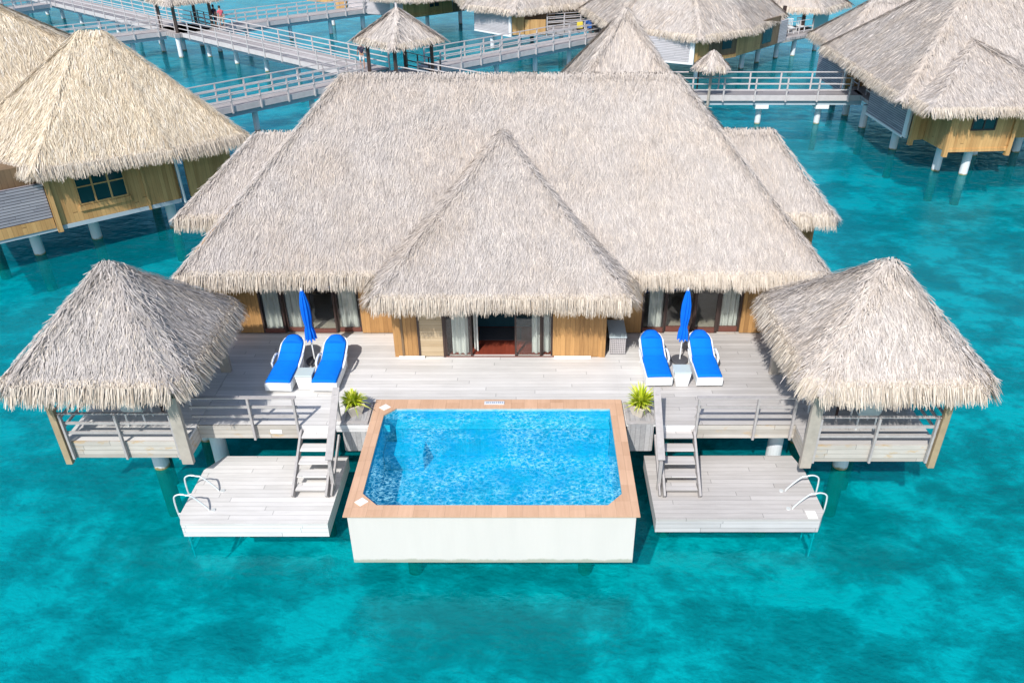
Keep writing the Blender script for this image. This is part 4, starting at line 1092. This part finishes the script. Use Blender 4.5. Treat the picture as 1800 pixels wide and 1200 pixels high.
# upper middle villa
Dd = empty('overwater_villa', (1, 72, 0), 'grey thatched villa at the top centre behind the arriving boardwalk', 'villa', 'thatched overwater villas')
make_roof('main_roof', Dd, [(-5.4, 70.0), (-1.5, 66.9), (6.4, 72.6), (8, 78), (0, 82), (-7, 77)], 1.15, (.5, 74, 6.6), (2, 74, 6.6), **fk)
w, ln = seg_wall(Dd, (-4.8, 70.5), (-1.83, 67.7), -.38, 1.1, 'slats_light', 'slatted_screen'); MB().box(0, ln, -.03, -.001, -.5, -.385).obj('base_board', M['white'], w); MB().box(ln - .02, ln + .22, -.02, .1, -.5, 1.2).obj('corner_trim', M['white'], w)
seg_wall(Dd, (-1.6, 67.75), (-.6, 68.0), -.38, 1.5, 'wall_far'); seg_wall(Dd, (-.55, 67.9), (1.1, 68.0), -.38, .75, 'wall_far', 'parapet')
w, ln = seg_wall(Dd, (-.6, 68.9), (8, 74.6), -.38, 1.9, 'wall_brown'); pane(w, 5.2, 6.4, .1, 1.5); pane(w, 3.0, 3.9, .1, 1.5)
seg_wall(Dd, (5.9, 71.4), (7.6, 72.2), -.2, .9, 'wall_far', 'wall', lab='sunlit golden wall')
MB().prism([(-4.8, 70.8), (-1.8, 67.9), (1.2, 68.1), (8, 72.4), (8, 78), (-5, 78)], -.5, -.385).obj('floor', M['beam'], Dd, world=True)
railing(Dd, (1.2, 67.6, 0), (8.0, 70.6, 0), 6, h=1., zb=0, mat='rail_far', rails=(1., .66, .33))
railing(Dd, (1.2, 69.0, 0), (7.0, 71.4, 0), 5, h=1., zb=0, mat='rail_far', rails=(1., .66, .33))
MB().prism([(1.2, 67.5), (8.2, 70.5), (8.2, 72.2), (1.2, 69.1)], -.3, 0).obj('landing', M['walk'], Dd, world=True)
for x, y in ((-3.3, 69.95), (2.4, 69.2), (-1, 70), (5, 71.8), (0, 75)): pile(Dd, x, y, -.501, .18)

# upper centre-left villa
Ee = empty('overwater_villa', (-10.5, 79, 0), 'thatched villa cut by the top edge above the junction pavilion', 'villa', 'thatched overwater villas')
make_roof('main_roof', Ee, [(-14.2, 75.3), (-10.6, 73.3), (-6.9, 75.9), (-4, 82), (-10, 88), (-15, 84)], 1.15, (-10.5, 80, 6), (-10, 80, 6), **fk)
w, ln = seg_wall(Ee, (-17.0, 79.0), (-12.8, 77.5), -.38, 1.7, 'slats_light', 'slatted_screen'); MB().box(ln - .05, ln + .3, -.03, .1, -.5, 1.7).obj('corner_trim', M['white'], w)
seg_wall(Ee, (-18.2, 79.4), (-17.1, 79.1), -.38, 1.7, 'wall_far')
seg_wall(Ee, (-12.4, 77.4), (-11.5, 76.1), -.38, 1.6, 'slats_light', 'slatted_screen')
w, ln = seg_wall(Ee, (-11.4, 76.0), (-7.4, 79.6), -.38, 1.6, 'wall_far'); pane(w, 2.7, 3.9, .2, 1.4); win(w, 2.7, 3.9, .2, 1.4, 2, 1)
MB().box(0, ln, -.06, -.003, -.42, -.2).obj('sill_board', M['wall_far'], w)
seg_wall(Ee, (-7.3, 79.6), (-6.2, 80.8), -.38, 1.5, 'wall_brown')
MB().prism([(-17, 79.3), (-12.5, 77.8), (-11.3, 76.3), (-6.3, 80.9), (-8, 86), (-17, 84)], -.5, -.385).obj('floor', M['beam'], Ee, world=True)
for x, y in ((-16, 80), (-12.5, 79), (-9.8, 79.5), (-6.9, 81.8), (-19, 81)): pile(Ee, x, y, -.501, .18)
seg_wall(Ee, (-21.5, 82), (-17.5, 80.5), 0.2, .9, 'wall_far', 'parapet')

# ------------------------------------------------------------------ people on the far boardwalk
def person(loc, rz, top, bottom, label, hat=None, arm=0):
    o = empty('person', loc, label, 'person', None, rz)
    def skin(name, verts, edges, radii, mat, root=0):
        me = bpy.data.meshes.new(name); me.from_pydata(verts, edges, []); me.materials.append(mat)
        ob = bpy.data.objects.new(name, me); col.objects.link(ob); ob.parent = o
        s = ob.modifiers.new('skin', 'SKIN')
        for k, r_ in enumerate(radii):
            me.skin_vertices[0].data[k].radius = (r_, r_ * .85) if not isinstance(r_, tuple) else r_
        me.skin_vertices[0].data[root].use_root = True
        sb = ob.modifiers.new('sub', 'SUBSURF'); sb.levels = 1; sb.render_levels = 2
        return ob
    def skinmesh(*a, **k):
        return skin(*a, **k)
    V = [(0, 0, .95), (0, 0, 1.15), (0, 0, 1.38), (0, 0, 1.48), (0, .01, 1.56), (0, .01, 1.68),
         (.17, 0, 1.38), (.24, .02, 1.12), (.25, -.12, .92), (.25, -.18, .84), (-.17, 0, 1.38), (-.24, .02, 1.12), (-.25, -.1, .9), (-.25, -.15, .82),
         (.09, 0, .86), (.10, -.03, .48), (.10, .02, .09), (.11, -.12, .04), (-.09, 0, .86), (-.10, .05, .48), (-.10, .1, .09), (-.11, -.03, .04)]
    Ed = [(0, 1), (1, 2), (2, 3), (3, 4), (4, 5), (2, 6), (6, 7), (7, 8), (8, 9), (2, 10), (10, 11), (11, 12), (12, 13), (0, 14), (14, 15), (15, 16), (16, 17), (0, 18), (18, 19), (19, 20), (20, 21)]
    Rr = [.13, .12, .13, .055, .085, .08, .055, .042, .03, .035, .055, .042, .03, .035, .085, .06, .04, .04, .085, .06, .04, .04]
    skin('body', V, Ed, Rr, M['skin'])
    skin('shirt', [V[0], V[1], V[2], (0, 0, 1.42), V[6], (.215, .012, 1.2), V[10], (-.215, .012, 1.2)], [(0, 1), (1, 2), (2, 3), (2, 4), (4, 5), (2, 6), (6, 7)], [.15, .145, .155, .09, .075, .065, .075, .065], top)
    skin('trousers', [(0, 0, .98), V[14], (.1, -.02, .55), V[18], (-.1, .04, .55)], [(0, 1), (1, 2), (0, 3), (3, 4)], [.145, .105, .085, .105, .085], bottom)
    if hat: MB().tube([(0, .01, 1.66), (0, .01, 1.68), (0, .01, 1.69), (0, .01, 1.79)], [.22, .22, .11, .09], 16).obj('hat', hat, o)
    else: MB().tube([(0, .03, 1.58), (0, .03, 1.66), (0, .02, 1.73), (0, .02, 1.76)], [.085, .098, .08, .03], 14).obj('hair', M['hair'], o, smooth=True)
    return o
person((-25.0, 68.3, 0), R(40), M['pink'], M['beige'], 'person in a pink top standing by the railing of the main boardwalk')
person((-25.7, 68.9, 0), R(150), M['navy'], M['navy'], 'person in dark clothes beside the one in pink on the main boardwalk')
person((-11.0, 53.6, 0), R(200), M['navy'], M['white'], 'person in a straw hat standing beside the junction pavilion', hat=M['straw'])
# small cart on the far landing
k0 = empty('luggage_cart', (4.1, 66.6, 0), 'small cart with yellow and blue boxes on the upper middle boardwalk', 'cart')
MB().box(3.5, 4.8, 66.3, 67.0, .28, .36).obj('bed', M['frame'], k0, world=True)
MB().box(3.55, 4.0, 66.35, 66.95, .361, .8).obj('yellow_box', M['yellow'], k0, world=True, bev=.02)
MB().box(4.1, 4.7, 66.35, 66.95, .361, .9).obj('blue_box', M['blue_p'], k0, world=True, bev=.02)
for x in (3.7, 4.6):
    for y in (66.33, 66.95): MB().tube([(x, y, .14), (x, y + .05, .14)], .14, 14).obj('wheel', M['base_grey'], k0, world=True)
def tchair(x, y, rz, label):
    c = empty('terrace_chair', (x, y, -.2), label, 'chair', 'white chairs on the upper right terrace', R(rz))
    MB().box(-.28, .28, -.25, .28, .4, .46).obj('seat', M['white'], c); 
    mb = MB()
    for k in range(5): mb.box(-.26 + k * .12, -.22 + k * .12, .25, .29, .46, 1.0)
    mb.box(-.28, .28, .25, .29, 1.001, 1.06); mb.obj('backrest', M['white'], c)
    for sx in (-.25, .21):
        for sy in (-.23, .22): MB().box(sx, sx + .05, sy, sy + .05, 0, .399).obj('leg', M['white'], c)
tchair(20.7, 67.6, 10, 'white chair at the left on the upper right terrace')
tchair(21.7, 68.2, 10, 'white chair at the right on the upper right terrace')

# ------------------------------------------------------------------ camera, light
cam = bpy.data.cameras.new('camera'); co = bpy.data.objects.new('camera', cam); col.objects.link(co)
th = math.atan(.6)
co.location = (0, 0, 11.5); co.rotation_euler = (math.pi / 2 - th, 0, 0)
cam.sensor_width = 36; cam.lens = 28; cam.shift_x = -35 / 1800; cam.clip_end = 2000; cam.clip_start = .1
sc.camera = co
sd = Vector((.37, .92, -1.0)).normalized()
sun = bpy.data.lights.new('sun', 'SUN'); sun.energy = 4.0; sun.angle = R(.53); sun.color = (1, .965, .91)
so = bpy.data.objects.new('sun', sun); col.objects.link(so); so.rotation_euler = sd.to_track_quat('-Z', 'Y').to_euler(); so.location = (0, 0, 60)
w = bpy.data.worlds.new('World'); sc.world = w; w.use_nodes = True
nt = w.node_tree; nt.nodes.clear()
bg = nt.nodes.new('ShaderNodeBackground'); wo = nt.nodes.new('ShaderNodeOutputWorld'); sk = nt.nodes.new('ShaderNodeTexSky')
sk.sky_type = 'NISHITA'; sk.sun_disc = False; sk.sun_elevation = math.atan2(1, math.hypot(.37, .92)); sk.sun_rotation = math.atan2(-.37, -.92)
nt.links.new(sk.outputs[0], bg.inputs[0]); bg.inputs[1].default_value = .15; nt.links.new(bg.outputs[0], wo.inputs[0])
vs_ = sc.view_settings; vs_.view_transform = 'Standard'; vs_.look = 'None'; vs_.gamma = 1; vs_.exposure = .22
sc.cycles.max_bounces = 8; sc.cycles.transparent_max_bounces = 12; sc.cycles.caustics_reflective = False; sc.cycles.caustics_refractive = False
